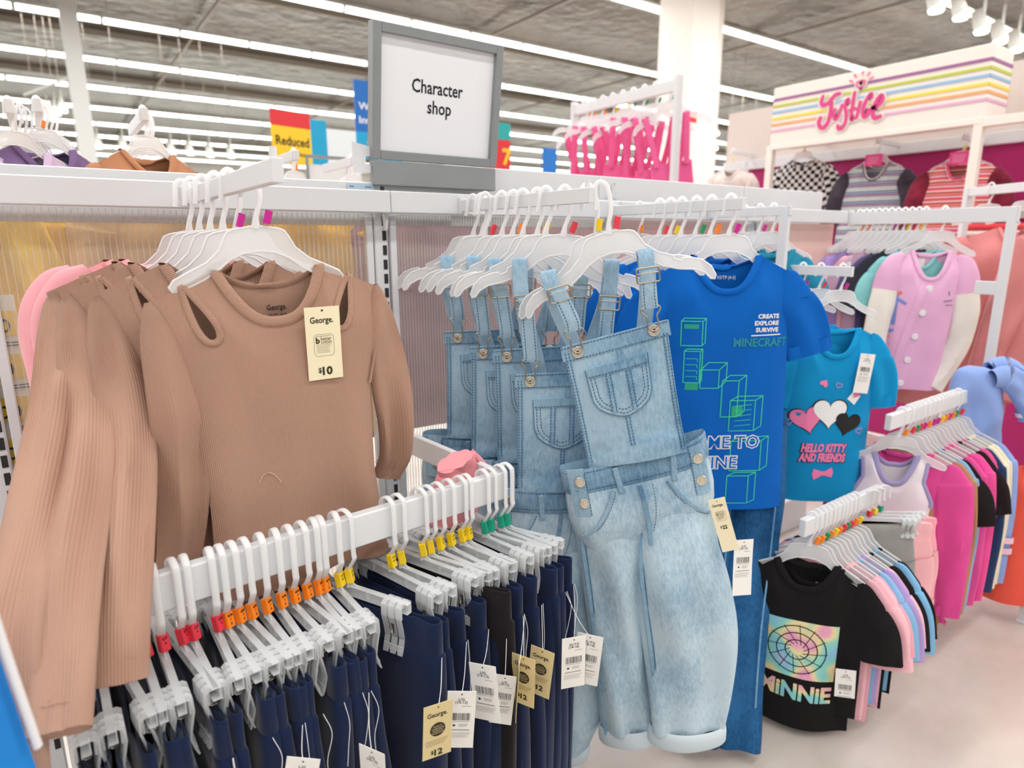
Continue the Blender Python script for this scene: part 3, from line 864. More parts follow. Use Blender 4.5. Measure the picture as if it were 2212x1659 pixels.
def hangtag(parent, kind, loc, rot=(0, 0, 0), h=.075, w=.036, curl=0.0, sub=False, price='10'):
    """card with its print; kind cream / kraft / back; local origin at the top hole"""
    mt = {'cream': PAPER_C, 'kraft': PAPER_K, 'back': PAPER_W}[kind]
    n = 9; zs = np.linspace(.006, .006 - h, n)
    P = []
    for x in (-w / 2, w / 2):
        P.append([(x, curl * ((z - .006) / h) ** 2, z) for z in zs])
    P = np.array(P); Q = P + [0, .0007, 0]
    mb = MB(); mb.grid(P); mb.grid(Q[::-1]);
    ring = np.concatenate([P[0], P[1][::-1]]); ring2 = ring + [0, .0007, 0]
    mb.grid(np.stack([ring2, ring]), None, wrapv=True)
    o = mb.build('price_tag', mt, parent, smooth=False); o.location = loc; o.rotation_euler = rot
    y = -.0004; cy = (lambda X, Z: curl * ((Z - .006) / h) ** 2)
    k = w / .036; mb = MB(); disc(mb, 0, 0, .0011 * k, y, 10)
    dk = None
    if kind == 'cream':
        text(mb, 'George.', 1, -.001 * k, -.0105 * k, .0062 * k, y, width=.024 * k)
        rrect(mb, 0, -.0355 * k, .0205 * k, .0225 * k, .004 * k, .0004, y)
        text(mb, 'b', 2, -.0063 * k, -.0305 * k, .006 * k, y); text(mb, 'better', 0, .0024 * k, -.0288 * k, .0038 * k, y, width=.011 * k); text(mb, 'cotton', 0, .0024 * k, -.0325 * k, .0038 * k, y, width=.011 * k)
        lines(mb, 0, -.0263 * k, .016 * k, 1, .002, y); lines(mb, 0, -.0352 * k, .016 * k, 6, .0016 * k, y, .0004)
        text(mb, '$', 1, -.006 * k, -.0618 * k, .0052 * k, y); text(mb, price, 2, .0018 * k, -.0625 * k, .0082 * k, y, width=.0105 * k)
    elif kind == 'kraft':
        text(mb, 'George.', 1, -.001 * k, -.0105 * k, .0062 * k, y, width=.025 * k)
        disc(mb, 0, -.031 * k, .0095 * k, y)
        lines(mb, 0, -.0455 * k, .029 * k, 4, .0022 * k, y, .0004)
        text(mb, '$', 1, -.006 * k, -.0628 * k, .0052 * k, y); text(mb, '12', 2, .0018 * k, -.0635 * k, .0082 * k, y, width=.0105 * k)
    else:
        big = (('XL/TG', .6), ('(14-16)', .6)) if price == 'XL' else (('L/G', .6), ('(10-12)', .6))
        text(mb, *big[0], 0, -.0075 * k, .0038 * k, y); text(mb, *big[1], 0, -.0125 * k, .0038 * k, y)
        lines(mb, .007 * k, -.018 * k, .012 * k, 1, .002, y); barcode(mb, 0, -.034 * k, .024 * k, .011 * k, y, int(abs(loc[0]) * 1e4))
        lines(mb, 0, -.0415 * k, .024 * k, 1, .002, y); disc(mb, -.008 * k, -.0475 * k, .0025 * k, y, 3); lines(mb, .004 * k, -.0455 * k, .012 * k, 4, .0016, y, .0003)
        lines(mb, 0, -.055 * k, .026 * k, 1, .002, y, .0009); lines(mb, 0, -.059 * k, .029 * k, 5, .0018 * k, y, .0003)
    if curl:
        for v in mb.v: v[:, 1] += cy(v[:, 0], v[:, 2])
    l_ = mb.build('print', INKB if kind != 'back' else INK, o, smooth=False)
    if kind == 'kraft':
        mb = MB()
        for i, s_ in enumerate(('QUALITY', 'GUARANTEE', 'GARANTIE', 'DE QUALITÉ')): text(mb, s_, .4, 0, (-.0265 - i * .003) * k, .0019 * k, y - .0003)
        if curl:
            for v in mb.v: v[:, 1] += cy(v[:, 0], v[:, 2])
        mb.build('print', mt, o, smooth=False)
    return o
# ------------------------------------------------------------------ tan ribbed tops on the first arm
TAN = cloth('tan_rib_knit', 'b5907d', rib=365, sheen=.1, var=.04)
PINKF = cloth('pale_pink_fleece', 'f0a9b2', sheen=.3)
def local_of(o, p):
    return o.matrix_basis.inverted() @ Vector(p)
TEAR_A, TEAR_B = np.array([-.130, -.022]), np.array([-.098, -.106])
def tear(n=40, grow=0.0):
    ax = TEAR_B - TEAR_A; ln = np.linalg.norm(ax); ax /= ln; nn = np.array([-ax[1], ax[0]])
    t = np.linspace(0, 1, n)
    hw = .0135 * np.sqrt(np.clip(np.sin(math.pi * t ** 1.35), 0, 1)) * (.35 + .65 * t) + grow
    A = TEAR_A + ax * (t * ln)[:, None]
    return np.concatenate([A + nn * hw[:, None], (A - nn * hw[:, None])[::-1]])
def tear_hole(x, z):
    ax = TEAR_B - TEAR_A; ln = np.linalg.norm(ax); ax = ax / ln; nn = np.array([-ax[1], ax[0]])
    q = np.stack([-np.abs(x) - TEAR_A[0], z - TEAR_A[1]], -1)
    t = q @ ax / ln; d = np.abs(q @ nn)
    hw = .0135 * np.sqrt(np.clip(np.sin(math.pi * np.clip(t, 0, 1) ** 1.35), 0, 1)) * (.35 + .65 * np.clip(t, 0, 1))
    return (t > 0) & (t < 1) & (d < hw)
def tan_top(label, loc, rotz, roll, left, right, seed, res=(60, 60), keyholes=True, lean=.05):
    T = Top(sh=.184, nk=.085, fd=.088, bd=.032, slope=.045, ua=.215, ch=.147, wa=.14, hm=.150, L=.535, dep=.022, fold=.015, seed=seed, lean=lean, kx=26, arm=.172)
    t = thing('ribbed_top', label, 'top', loc, rotz, roll, 'tan ribbed tops on the display arm')
    mb = MB(); T.panel(mb, True, *res, hole=tear_hole if keyholes else None); T.panel(mb, False, 40, 40)
    mb.build('body', TAN, t)
    mb = MB(); T.neck_band(mb, .0085, .003); mb.build('neck_band', TAN, t)
    if keyholes:
        for sx in (-1, 1):
            P = tear(26, .003); x = P[:, 0] * -sx; z = P[:, 1]
            P3 = np.stack([x, T.surf(x, z) - .001, z], 1); P3 = np.concatenate([P3, P3[:1]])
            c = P3.mean(0); sd = P3 - c; sd /= np.linalg.norm(sd, axis=1)[:, None]
            mb = MB().sweep(P3, .0052, .0022, sd, 8, cap=False); mb.uv[-1] = mb.uv[-1][:, ::-1].copy()
            mb.build('keyhole_binding', TAN, t)
    for sx in (-1, 1):
        z = np.linspace(-T.slope - .004, -T.ua + .004, 16); x = sx * T.w(z) * .985; P = np.stack([x, T.surf(x * .97, z) - .001, z], 1)
        MB().sweep(P - [0, .0015, 0], .0024, .0022, (1, 0, 0), 6).build('armhole_seam', TAN, t)
    for pts, sd in ((left, 1), (right, 2)):
        if pts:
            mb = MB(); sleeve(mb, pts, 28, .0075, seed * 3 + sd, kz=16)
            s_ = mb.build('sleeve', TAN, t)
            p0, p1 = np.array(pts[-1][:3]), np.array(pts[-2][:3]); d = (p1 - p0) / np.linalg.norm(p1 - p0)
            c0 = p0 + d * .028
            MB().sweep([c0 - d * .0006, c0 + d * .0006], pts[-1][3] + .0018, pts[-1][4] + .0018, (1, 0, 0), 28, cap=False).build('cuff_seam', TAN, s_)
    return t, T
FX, FY, FZ = .290, 1.075, 1.338
tf, TF = tan_top('front tan ribbed long sleeve top with keyhole cut-outs and a cream price tag', (FX, FY, FZ), math.radians(-1), math.radians(-2),
    [(-.178, 0, -.040, .005, .004), (-.176, -.004, -.060, .014, .010), (-.172, -.008, -.10, .026, .013), (-.165, -.012, -.16, .036, .015), (-.162, -.016, -.22, .041, .016), (-.168, -.014, -.29, .038, .015), (-.178, -.010, -.37, .035, .014), (-.194, .0, -.45, .032, .013), (-.212, .01, -.515, .031, .012)],
    [(.178, 0, -.040, .005, .004), (.180, .0, -.060, .014, .010), (.182, .0, -.10, .026, .013), (.187, .004, -.16, .036, .015), (.196, .010, -.23, .040, .016), (.204, .02, -.30, .037, .016), (.205, .035, -.37, .034, .015), (.19, .05, -.42, .032, .014)], 11, (120, 120))
mb = MB()
text(mb, 'George.', 1, .008, -.066, .0085, -.0025, width=.032, surf=lambda X, Z: TF.y(X, Z, False))
text(mb, 'XS/TP (4-5)', .5, .008, -.079, .0055, -.0025, width=.030, surf=lambda X, Z: TF.y(X, Z, False))
mb.build('neck_print', INKB, tf, smooth=False)
hangtag(tf, 'cream', (.066, float(TF.surf(np.array([.066]), np.array([-.12]))[0]) - .011, -.072), (.03, math.radians(1.5), 0), h=.122, w=.0585)
# loose fibre on the front
fx = np.linspace(0, 1, 9); P = np.stack([-.065 + fx * .035, 0 * fx, -.335 - .018 * (fx - .45) ** 2 * 4 + .006], 1)
P[:, 1] = TF.surf(P[:, 0], P[:, 2]) - .0022
MB().sweep(P, .0006, n=5).build('loose_thread', plain('pale_thread', 'e2bda2', .8), tf)
hanger('frosted plastic hanger with a magenta size clip holding the front tan top', 'tan top hangers', (.272, FY, ARMZ), math.radians(-1), math.radians(-2), 'magenta', .96, .021)

def wsleeve(loc, pts):
    return [(p[0] - loc[0], p[1] - loc[1], p[2] - loc[2], p[3], p[4]) for p in pts]
L2 = (.232, 1.15, 1.345)
tan_top('second tan ribbed top whose cuff hangs over the white trouser bar end', L2, 0, 0,
    wsleeve(L2, [(.056, 1.15, 1.300, .005, .004), (.058, 1.148, 1.275, .018, .010), (.064, 1.14, 1.23, .030, .013), (.068, 1.11, 1.15, .038, .014), (.060, 1.05, 1.07, .038, .014), (.036, .945, .99, .037, .015), (.016, .872, .91, .034, .014), (.006, .845, .848, .032, .013)]),
    None, 23, (56, 56))
L3 = (.196, 1.215, 1.345)
tan_top('third tan ribbed top with a long sleeve draped in front of the clip hangers', L3, 0, 0,
    wsleeve(L3, [(.022, 1.215, 1.300, .005, .004), (.022, 1.21, 1.275, .018, .010), (.026, 1.19, 1.23, .030, .013), (.024, 1.13, 1.15, .037, .014), (.004, 1.02, 1.06, .037, .014), (-.030, .90, .97, .038, .015), (-.048, .80, .89, .032, .013), (-.055, .765, .862, .031, .012)]),
    None, 35, (50, 50))
L4 = (.178, 1.28, 1.345)
tan_top('fourth tan ribbed top with its sleeve reaching past the bottom edge', L4, 0, 0,
    wsleeve(L4, [(.004, 1.28, 1.300, .005, .004), (.003, 1.275, 1.275, .018, .010), (.002, 1.24, 1.23, .030, .013), (-.018, 1.12, 1.13, .035, .014), (-.056, .98, 1.03, .034, .014), (-.090, .86, .94, .034, .014), (-.098, .78, .85, .033, .013), (-.100, .75, .80, .033, .012)]),
    None, 47, (46, 46))
for i, (hx, hy) in enumerate(((.20, 1.15), (.165, 1.215), (.14, 1.28))):
    pass
LBL = 'frosted plastic hanger nested behind the front one above the tan tops'
for hy in (1.15, 1.215, 1.28, 1.34, 1.40):
    hanger(LBL, 'tan top hangers nested behind', (.268 - (hy - FY) * .12, hy, ARMZ), 0, math.radians(-3), 'magenta' if hy < 1.2 else None)
# pale pink fleece tops behind
for k, (lab, loc, sd) in enumerate((('pale pink fleece top hanging behind the tan tops', (.178, 1.335, 1.352), 61), ('pale pink fleece top nearest to the ribbed clear panel', (.158, 1.395, 1.35), 67))):
    t, T = hang_top('fleece_top', lab, 'top', PINKF, loc, 0, math.radians(-4), 'pink fleece tops', seed=sd, sh=.15, nk=.07, slope=.028, L=.44, dep=.03, fold=.008)
    pts = [(-.12, 0, -.01, .012, .005), (-.15, 0, -.04, .035, .016), (-.17, -.005, -.10, .050, .022), (-.178, -.02, -.2, .046, .022), (-.185, -.05, -.32, .040, .02), (-.19, -.06, -.45, .036, .018)]
    mb = MB(); sleeve(mb, pts, 18, .006, sd); mb.build('sleeve', PINKF, t)
# ---- goods and labels seen through the ribbed panel
YELC = cloth('mustard_yellow_jersey', 'fbd04a', sheen=.3, var=.14)
BEH = [('yellow top pressed against the ribbed panel in the corner of view', -.22, 1.50, 71, YELC, .10), ('yellow top behind the ribbed panel above the price labels', .02, 1.49, 73, YELC, .13),
       ('sand coloured top behind the ribbed panel beside the nested hangers', .26, 1.50, 75, cloth('sand_jersey', 'e6bf86', sheen=.2, var=.3), .10), ('golden top behind the ribbed panel beside the slotted upright', .54, 1.50, 77, cloth('golden_jersey', 'f0b838', sheen=.2, var=.3), .12),
       ('mauve top behind the ribbed panel at the dungarees', .86, 1.49, 79, cloth('mauve_jersey', 'b07f96', var=.3), .12), ('brown top behind the ribbed panel at the dungarees', 1.12, 1.50, 80, cloth('umber_jersey', '7d6055', var=.3), .15), ('rose top behind the ribbed panel at the dungarees', 1.36, 1.50, 82, cloth('rose_jersey', 'cf7d92', var=.2), .12),
       ('rose red top behind the pink panel near the blue tee', 1.72, 1.50, 84, cloth('rosewood_jersey', 'b95a72', var=.2), .12), ('pale pink top behind the pink panel near the post', 2.06, 1.50, 86, cloth('pale_rose_jersey', 'eebcb8', var=.1), .12)]
for k, (lab, x, z, s_, mt, dy) in enumerate(BEH):
    hang_top('rack_top', lab, 'top', mt, (x, RY + dy + .06, z - .035), math.radians((k * 37) % 16 - 8), math.radians((k * 53) % 14 - 7), 'tops behind the clear panels', seed=s_, sh=.17, ch=.20, wa=.21, hm=.22, L=.62, slope=.015, nk=.05, fd=.03, dep=.04, fold=.025, kx=16, sl=dict(L_=.5, a=.06, b=.03, cuff=.045, fold=.012))
pr = thing('price_label_strip', 'column of yellow price labels on white card behind the ribbed panel', 'price labels', (0, RY + .075, .98))
cx0 = onY(-30, 850, RY + .075)[0]; cx1 = onY(66, 850, RY + .075)[0]
MB().box(((cx0 + cx1) / 2, .004, .0), (cx1 - cx0, .002, .60)).build('backing_card', plain('label_white', 'ece7dd', .6), pr, smooth=False)
for k in range(6):
    z = .245 - k * .085
    lb = MB().box(((cx0 + cx1) / 2, .0015, z), (cx1 - cx0 - .004, .002, .048)).build('price_label', plain('label_yellow', 'f0c63a', .6), pr, smooth=False)
    mb = MB(); text(mb, '14.00' if k == 0 else '4.00', .6, cx1 - .05, z - .004, .026, -.0005); lines(mb, (cx0 + cx1) / 2 + .03, z - .038, .06, 2, .006, -.0005, .0025)
    mb.build('print', INK, lb, smooth=False)
# bright blue garment at the edge of view
BLUEJ = cloth('bright_blue_jersey', '1b86d8', sheen=.2)
p = onY(-135, 1330, .62)
t, T = hang_top('blue_garment', 'bright blue garment with a white edge at the bottom corner beside the tan sleeves', 'garment', BLUEJ, (p[0] - .06, .62, p[2] + .12), math.radians(35), 0, seed=81, sh=.09, ch=.10, wa=.11, hm=.12, L=.4, nk=.04, fold=.008)
MB().sweep(cat([(.088, -.004, -.04), (.094, -.01, -.1), (.102, -.012, -.2), (.112, -.012, -.3)], 6), .004, .003).build('white_edge', THREAD, t)
# ------------------------------------------------------------------ clip hangers and navy trousers
CLIPP = clearplastic('clip_plastic', 'eff2f4', .52, .12, .25)
NAVY = cloth('navy_ponte', '182443', sheen=.25, var=.06)
BLACKC = cloth('black_ponte', '211c1f', sheen=.2)
def clip_hanger_meshes():
    out = {}
    rr = .0175
    pts = [(rr + .002, -.050), (rr, -.030), (rr, -.006), (rr * .8, .006), (0, .013), (-rr * .8, .006), (-rr, -.006), (-rr, -.060), (-rr - .001, -.072), (-rr * .5, -.088), (-.004, -.098), (-.003, -.128)]
    hp = cat(pts, 5); h3 = np.stack([hp[:, 0], 0 * hp[:, 0], hp[:, 1]], 1)
    out['hook'] = (MB().sweep(h3, .0026, .0055, np.cross(np.gradient(h3, axis=0), (0, 1, 0)), 8).mesh('hook'), PLASTR)
    # web under the hook and channel shaped beam
    mb = MB().poly([(-.006, -.094), (.002, -.098), (.004, -.118), (.022, -.126), (-.028, -.126), (-.012, -.118)], .003)
    mb.box((0, -.0045, -.133), (.262, .0016, .019), .0004).box((0, 0, -.1245), (.262, .010, .0018), .0004).box((0, 0, -.1415), (.262, .010, .0018), .0004)
    for x in (-.09, -.045, .045, .09): mb.box((x, 0, -.133), (.0015, .009, .016))
    out['beam'] = (mb.mesh('beam', False), CLIPP)
    jaw = [(.0035, .004), (.0095, .002), (.0105, -.012), (.0065, -.030), (.0045, -.044), (.0075, -.056), (.0115, -.066), (.0135, -.0655), (.0100, -.054), (.0070, -.044), (.0092, -.030), (.0132, -.012), (.0125, .005), (.0080, .0085), (.0035, .0085)]
    mb = MB()
    for sgn in (1, -1):
        # jaw with flared foot: three strips with a window between them
        for x0, wd in ((-.0135, .009), (0, .010), (.0135, .009)):
            prof = [(y * sgn, z) for y, z in jaw]
            m2 = MB().poly(prof, wd, x0, axis='x')
            mb.add(np.concatenate(m2.v), m2.f)
        mb.box((0, sgn * .0085, -.006), (.036, .0025, .016), .0008); mb.box((0, sgn * .0102, -.058), (.036, .0016, .010), .0006)
    mb.box((0, 0, .004), (.030, .010, .008), .001)
    out['clip'] = (mb.mesh('clip', False), CLIPP)
    mb = MB()
    a = np.linspace(0, 4 * math.pi * 1.5, 40)
    mb.sweep(np.stack([np.linspace(-.006, .006, 40), .0045 * np.cos(a), -.020 + .0045 * np.sin(a)], 1), .0009, n=5)
    for sg in (-1, 1): mb.box((0, sg * .0108, -.026), (.0075, .0007, .020), .0002)
    out['spring'] = (mb.mesh('spring'), STEEL)
    for me, mt in out.values(): me.materials.append(mt)
    return {k: v[0] for k, v in out.items()}
CH = clip_hanger_meshes()
TAGTXT = {}
for cn in ('red', 'orange', 'yellow', 'teal'):
    mb = MB()
    for i, (s_, b_) in enumerate(SIZES[cn]):
        text(mb, s_, b_, 0, .007 - i * .0065, .0038, -.0066, width=.008 if len(s_) > 1 else None)
    TAGTXT[cn] = mb.mesh('size_print', False); TAGTXT[cn].materials.append(INK)
SQ_ME = {}
for cn in ('red', 'orange', 'yellow', 'teal'):
    mb = MB().box((0, 0, 0), (.0135, .0125, .0265), .0014); SQ_ME[cn] = mb.mesh('size_clip', False); SQ_ME[cn].materials.append(CLIPC[cn])
def clip_hanger(label, group, loc, rotz, clr, tilt=0.0, clip_h=None, cr=0.0):
    t = thing('clip_hanger', label, 'hanger', loc, rotz, tilt, group)
    put('hook', CH['hook'], t); put('beam', CH['beam'], t)
    for x in (-.104, .104):
        c = put('clip', CH['clip'], t, (x, 0, -.134)); c.scale = (1.1, 1.15, 1.22); put('spring', CH['spring'], c)
    s_ = put('size_clip', SQ_ME[clr], t, (-.004, -.001, -.107), (-.15, 0, math.radians(-58) + cr))
    put('size_print', TAGTXT[clr], s_)
    return t
def trouser_mesh(seed, th=.012, ln=.150):
    rg = np.random.RandomState(seed); n = 72
    ph = np.linspace(0, 2 * math.pi, n, endpoint=False)
    p1, p2, p3 = rg.rand(3) * 6.28
    def ring(z, grow=0.0, tk=1.0, wob=1.0):
        c, s_ = np.cos(ph), np.sin(ph)
        x = (ln + grow) * np.sign(c) * np.abs(c) ** .72
        bulge = .42 + .85 * np.abs(c) ** 3                              # loops open at both ends
        pinch = 1 - .55 * np.exp(-((np.abs(x) - .104) / .022) ** 2) * smooth(z, -.06, -.01)
        y = (th * tk * bulge * pinch + grow * .5) * np.sign(s_) * np.abs(s_) ** .8
        y = y + wob * (.005 * np.sin(17 * x + p1 + 6 * z) + .004 * np.sin(31 * x + p2 - 9 * z) + .006 * np.sin(9 * z + p3))
        return np.stack([x, y, np.full(n, z) + .0025 * np.sin(14 * x + p2) * smooth(z, -.05, 0)], 1)
    wb = MB()
    rows = [ring(-.045, -.004, .75), ring(-.02, -.004, .72), ring(-.002, -.0028, .8), ring(.0, -.0012, .9), ring(-.003, 0, 1), ring(-.03, 0, 1), ring(-.054, 0, 1.05), ring(-.0565, -.001, 1.0)]
    V = np.stack(rows); UV = np.stack(np.broadcast_arrays((ph / 6.28 * .5)[None], np.linspace(0, .1, len(rows))[:, None]), -1)
    wb.grid(V, UV, wrapv=True)
    bd_ = MB()
    zs = [-.0555, -.058, -.062, -.10, -.16, -.24, -.33, -.43, -.53, -.64, -.74]
    rows = [ring(z, -.0012 if i == 0 else (.0015 if i == 1 else .003 + .004 * min(1, i / 5)), 1.05 + .5 * smooth(-z, .06, .3)) for i, z in enumerate(zs)]
    V = np.stack(rows); UV = np.stack(np.broadcast_arrays((ph / 6.28 * .5)[None], np.linspace(0, .7, len(rows))[:, None]), -1)
    bd_.grid(V, UV, wrapv=True)
    a, b_ = wb.mesh('waistband'), bd_.mesh('trouser_body')
    return a, b_
TRM = [trouser_mesh(s_, th) for s_, th in ((1, .014), (2, .019), (3, .015), (4, .022), (5, .017))]
TRB = [(a.copy(), b_.copy()) for a, b_ in TRM[:1]]
for a, b_ in TRM: a.materials.append(NAVY); b_.materials.append(NAVY)
for a, b_ in TRB: a.materials.append(BLACKC); b_.materials.append(BLACKC)
def thread(parent, pts):
    MB().sweep(cat(pts, 6), .0006, n=5).build('hang_thread', THREAD, parent)
rgp = random.Random(4)
slots_ = [(132, 'red'), (190, 'red'), (240, 'red'), (290, 'red'), (330, 'red'), (372, 'red'), (398, 'red'), (452, 'red'), (474, 'orange'), (500, 'orange'), (527, 'orange'), (561, 'orange'),
          (594, 'orange'), (622, 'orange'), (650, 'orange'), (676, 'orange'), (690, 'orange'), (722, 'yellow'), (742, 'yellow'),
          (836, 'yellow'), (858, 'yellow'), (905, 'yellow'), (922, 'yellow'), (944, 'yellow'), (968, 'yellow'), (992, 'yellow'), (1006, 'yellow'),
          (1042, 'teal'), (1056, 'teal'), (1078, 'teal'), (1094, 'teal'), (1108, 'teal')]
special = {18: 'turned', 22: 'black'}
PANTS = []
for i, (px, clr) in enumerate(slots_):
    s_ = bar_at(px); q = BA + bdir * s_
    rz = bang + math.pi / 2 + math.radians(rgp.uniform(-5, 5))
    if i in (19, 20): rz += math.radians(10)
    if i > 20: rz += math.radians(13 + rgp.uniform(-3, 5))
    tilt = 0.0
    if i == 18: rz += math.radians(24)
    lab = 'clear clip hanger with %s size clip on the crowded trouser bar' % ('an orange' if clr == 'orange' else 'a ' + clr)
    h = clip_hanger(lab, 'clip hangers with %s size clips' % clr, (q[0], q[1], BZ + .001), rz, clr, tilt, cr=math.radians(rgp.uniform(-15, 15)))
    blk = i == 22
    a, b_ = TRB[0] if blk else TRM[i % 5]
    if i == 18: lab2 = 'navy trousers turned to face the aisle in the middle of the bar'
    elif blk: lab2 = 'black trousers among the navy ones on the bar'
    else: lab2 = None
    t = thing('trousers', lab2, 'trousers', (q[0], q[1], BZ - .158 - rgp.uniform(0, .006)), rz, tilt, 'navy trousers on the bar' if not blk else None)
    put('waistband', a, t); put('trouser_body', b_, t)
    PANTS.append(t)
    if i == 18: t.location = Vector(t.location) + Matrix.Rotation(rz, 3, 'Z') @ Vector((-.038, 0, .014))
    if blk: t.location = Vector(t.location) + Matrix.Rotation(rz, 3, 'Z') @ Vector((-.028, 0, .012))
    if i not in (18, 22): t['_slot'] = i
    if i in (5, 6, 8, 10, 12, 13, 15, 16, 20, 23, 25, 27, 28, 30, 31):
        x = -.155
        thread(t, [(x, -.004, -.055), (x - .004, -.008 + rgp.uniform(-.006, .006), -.09), (x - .004, -.004, -.13), (x - .001, rgp.uniform(-.006, .006), -.165)])
# labels for the plain navy ones by the size clip of their hanger
for i, t in enumerate(PANTS):
    if 'label' not in t:
        c = slots_[i][1]
        t['label'] = 'navy trousers clipped below %s size clip on the white bar' % ('an orange' if c == 'orange' else 'a ' + c)
        t['group'] = 'navy trousers with %s size clips' % c
        if '_slot' in t: del t['_slot']
# price tags hanging on the trousers, placed where the photograph shows them
USED = []
def tag_at(idx, kind, px, py, Y, yaw_deg, h, w, price='10', roll=0.0):
    p = onY(px, py, Y)
    def score(q):
        c = q.matrix_basis @ Vector((-.155, 0, -.056)); s_ = proj(c)
        return abs(s_[0] - px) + (400 if s_[1] > py - 25 else 0) + (0 if 'black' not in q['label'] else 300) + 250 * (q in USED)
    par = min(PANTS, key=score); USED.append(par)
    l_ = local_of(par, p)
    o = hangtag(par, kind, l_, (.06, math.radians(roll), math.radians(yaw_deg) - par.rotation_euler[2]), h, w, price=price)
    # its thread back to the waistband
    top = Vector((-.155, 0, -.056))
    m1 = (top + Vector(l_)) / 2 + Vector((-.004, .004, -.006))
    thread(par, [tuple(top), tuple(m1), tuple(l_)])
tag_at(21, 'kraft', 947, 1527, .745, -8, .098, .047, roll=2)
tag_at(20, 'back', 998, 1500, .77, -32, .112, .046, 'L', roll=4)
tag_at(23, 'back', 1042, 1442, .785, -55, .112, .048, 'L', roll=-3)
tag_at(24, 'back', 1091, 1465, .80, -40, .105, .040, 'L', roll=6)
tag_at(25, 'kraft', 1131, 1424, .80, -62, .105, .046, roll=3)
tag_at(26, 'kraft', 1121, 1440, .79, 55, .105, .046, roll=-3)
tag_at(27, 'kraft', 1172, 1408, .80, -60, .105, .046, roll=7)
tag_at(29, 'back', 1240, 1382, .81, -22, .115, .048, 'XL', roll=-1)
tag_at(30, 'back', 1275, 1377, .80, -50, .115, .050, 'XL', roll=5)
tag_at(14, 'back', 655, 1645, .77, -30, .10, .045, 'L', roll=12)
tag_at(17, 'back', 803, 1625, .76, -60, .10, .045, 'L', roll=3)
# pink garment lying behind the bar
mb = MB(); sleeve(mb, [(.62, 1.10, .80, .05, .03), (.63, 1.09, .87, .05, .03), (.635, 1.085, .915, .045, .026), (.625, 1.075, .94, .04, .02)], 18, .006, 9)
o = mb.build('body', cloth('coral_pink_jersey', 'f29aa2', sheen=.2))
t = thing('pink_garment', 'coral pink garment bunched behind the end of the trouser bar', 'garment', (0, 0, 0)); o.parent = t
mb = MB(); sleeve(mb, [(.66, 1.12, .80, .04, .03), (.675, 1.11, .87, .045, .03), (.69, 1.10, .915, .045, .022), (.70, 1.095, .925, .04, .014)], 18, .005, 12); mb.build('sleeve', M['coral_pink_jersey'], t)
# ------------------------------------------------------------------ denim dungarees
DEN = denim('washed_denim', '6a90ad', 'a6c3d6')
DENL = denim('faded_leg_denim', '82a6c0', 'c4d9e5')
DEND = denim('seam_denim', '50789a', '90b2c9')
STIT = plain('blue_stitching', '22486a', .8)
STITL = plain('pale_stitching', 'b9d0de', .8)
SEAMD = denim('dark_seam_denim', '2f5878', '5f8aa9')
BRASS = plain('antique_silver', 'b7ad9c', .3, metal=1.0)
BTN = plain('pewter_button', 'd9d2c4', .35, metal=.8)
def slab(mb, X, Z, Yf, th):
    """closed cloth sheet from grids X, Z and front depth Yf"""
    F_ = np.stack([X, Yf, Z], -1); B_ = F_ + [0, th, 0]
    UV = np.stack([X, Z], -1)
    mb.grid(F_, UV); mb.grid(B_[::-1], UV[::-1])
    def edge(a): return np.concatenate([a[:, 0], a[-1, 1:], a[-2::-1, -1], a[0, -2:0:-1]])
    mb.grid(np.stack([edge(B_), edge(F_)]), None, wrapv=True)
def dashes(mb, P, wd=.0016, dash=.0045, gap=.0025, lift=.0008):
    """stitch dashes along a 3-D polyline lying on a surface facing -y"""
    P = np.asarray(P, float); seg = np.linalg.norm(np.diff(P, axis=0), axis=1); L_ = np.concatenate([[0], np.cumsum(seg)])
    s_ = 0
    while s_ + dash < L_[-1]:
        a = np.array([np.interp(s_, L_, P[:, k]) for k in range(3)]); b_ = np.array([np.interp(s_ + dash, L_, P[:, k]) for k in range(3)])
        d = b_ - a; d /= np.linalg.norm(d) + 1e-9; nn = np.array([-d[2], 0, d[0]]) * wd / 2; o = np.array([0, -lift, 0])
        mb.add([a - nn + o, b_ - nn + o, b_ + nn + o, a + nn + o], [(0, 1, 2, 3)]); s_ += dash + gap
def strip_on(mb, x, z, yf, wd, th=.0016):
    """raised cloth strip following a line x(t), z(t) on the surface yf(x, z)"""
    P = np.stack([x, yf(x, z) - th * .5, z], 1)
    T_ = np.gradient(P, axis=0); sd = np.stack([-T_[:, 2], 0 * x, T_[:, 0]], 1)
    mb.sweep(P, wd / 2, th, sd, 8, power=5)
def button(parent, x, y, z, r=.0115, mat=None):
    o = MB().lathe([(r * .2, .0), (r, .0), (r * 1.02, -.0012), (r * .93, -.0030), (r * .72, -.0034), (r * .66, -.0024), (r * .40, -.0024), (r * .36, -.0036), (r * .1, -.0038)][::-1], (x, y, z), 'y', 24).build('button', mat or BTN, parent, sharp=35)
    return o
def buckle(parent, c, wd, hh, roll=0.0, y=0.0):
    """wire slide buckle: rectangle with a centre bar"""
    w2, h2 = wd / 2, hh / 2
    pts = []
    for cx, cz, a0 in ((w2 - .004, h2 - .004, 0), (-w2 + .004, h2 - .004, 90), (-w2 + .004, -h2 + .004, 180), (w2 - .004, -h2 + .004, 270)):
        for q in (0, 30, 60, 90): pts.append((cx + .004 * math.cos(math.radians(a0 + q)), 0, cz + .004 * math.sin(math.radians(a0 + q))))
    pts.append(pts[0])
    mb = MB().sweep(pts, .0019, None, (0, 1, 0), 8, cap=False).cyl((-w2, 0, h2 * .25), (w2, 0, h2 * .25), .0016, n=8)
    o = mb.build('slide_buckle', BRASS, parent); o.location = (c[0], y, c[1]); o.rotation_euler = (0, roll, 0)
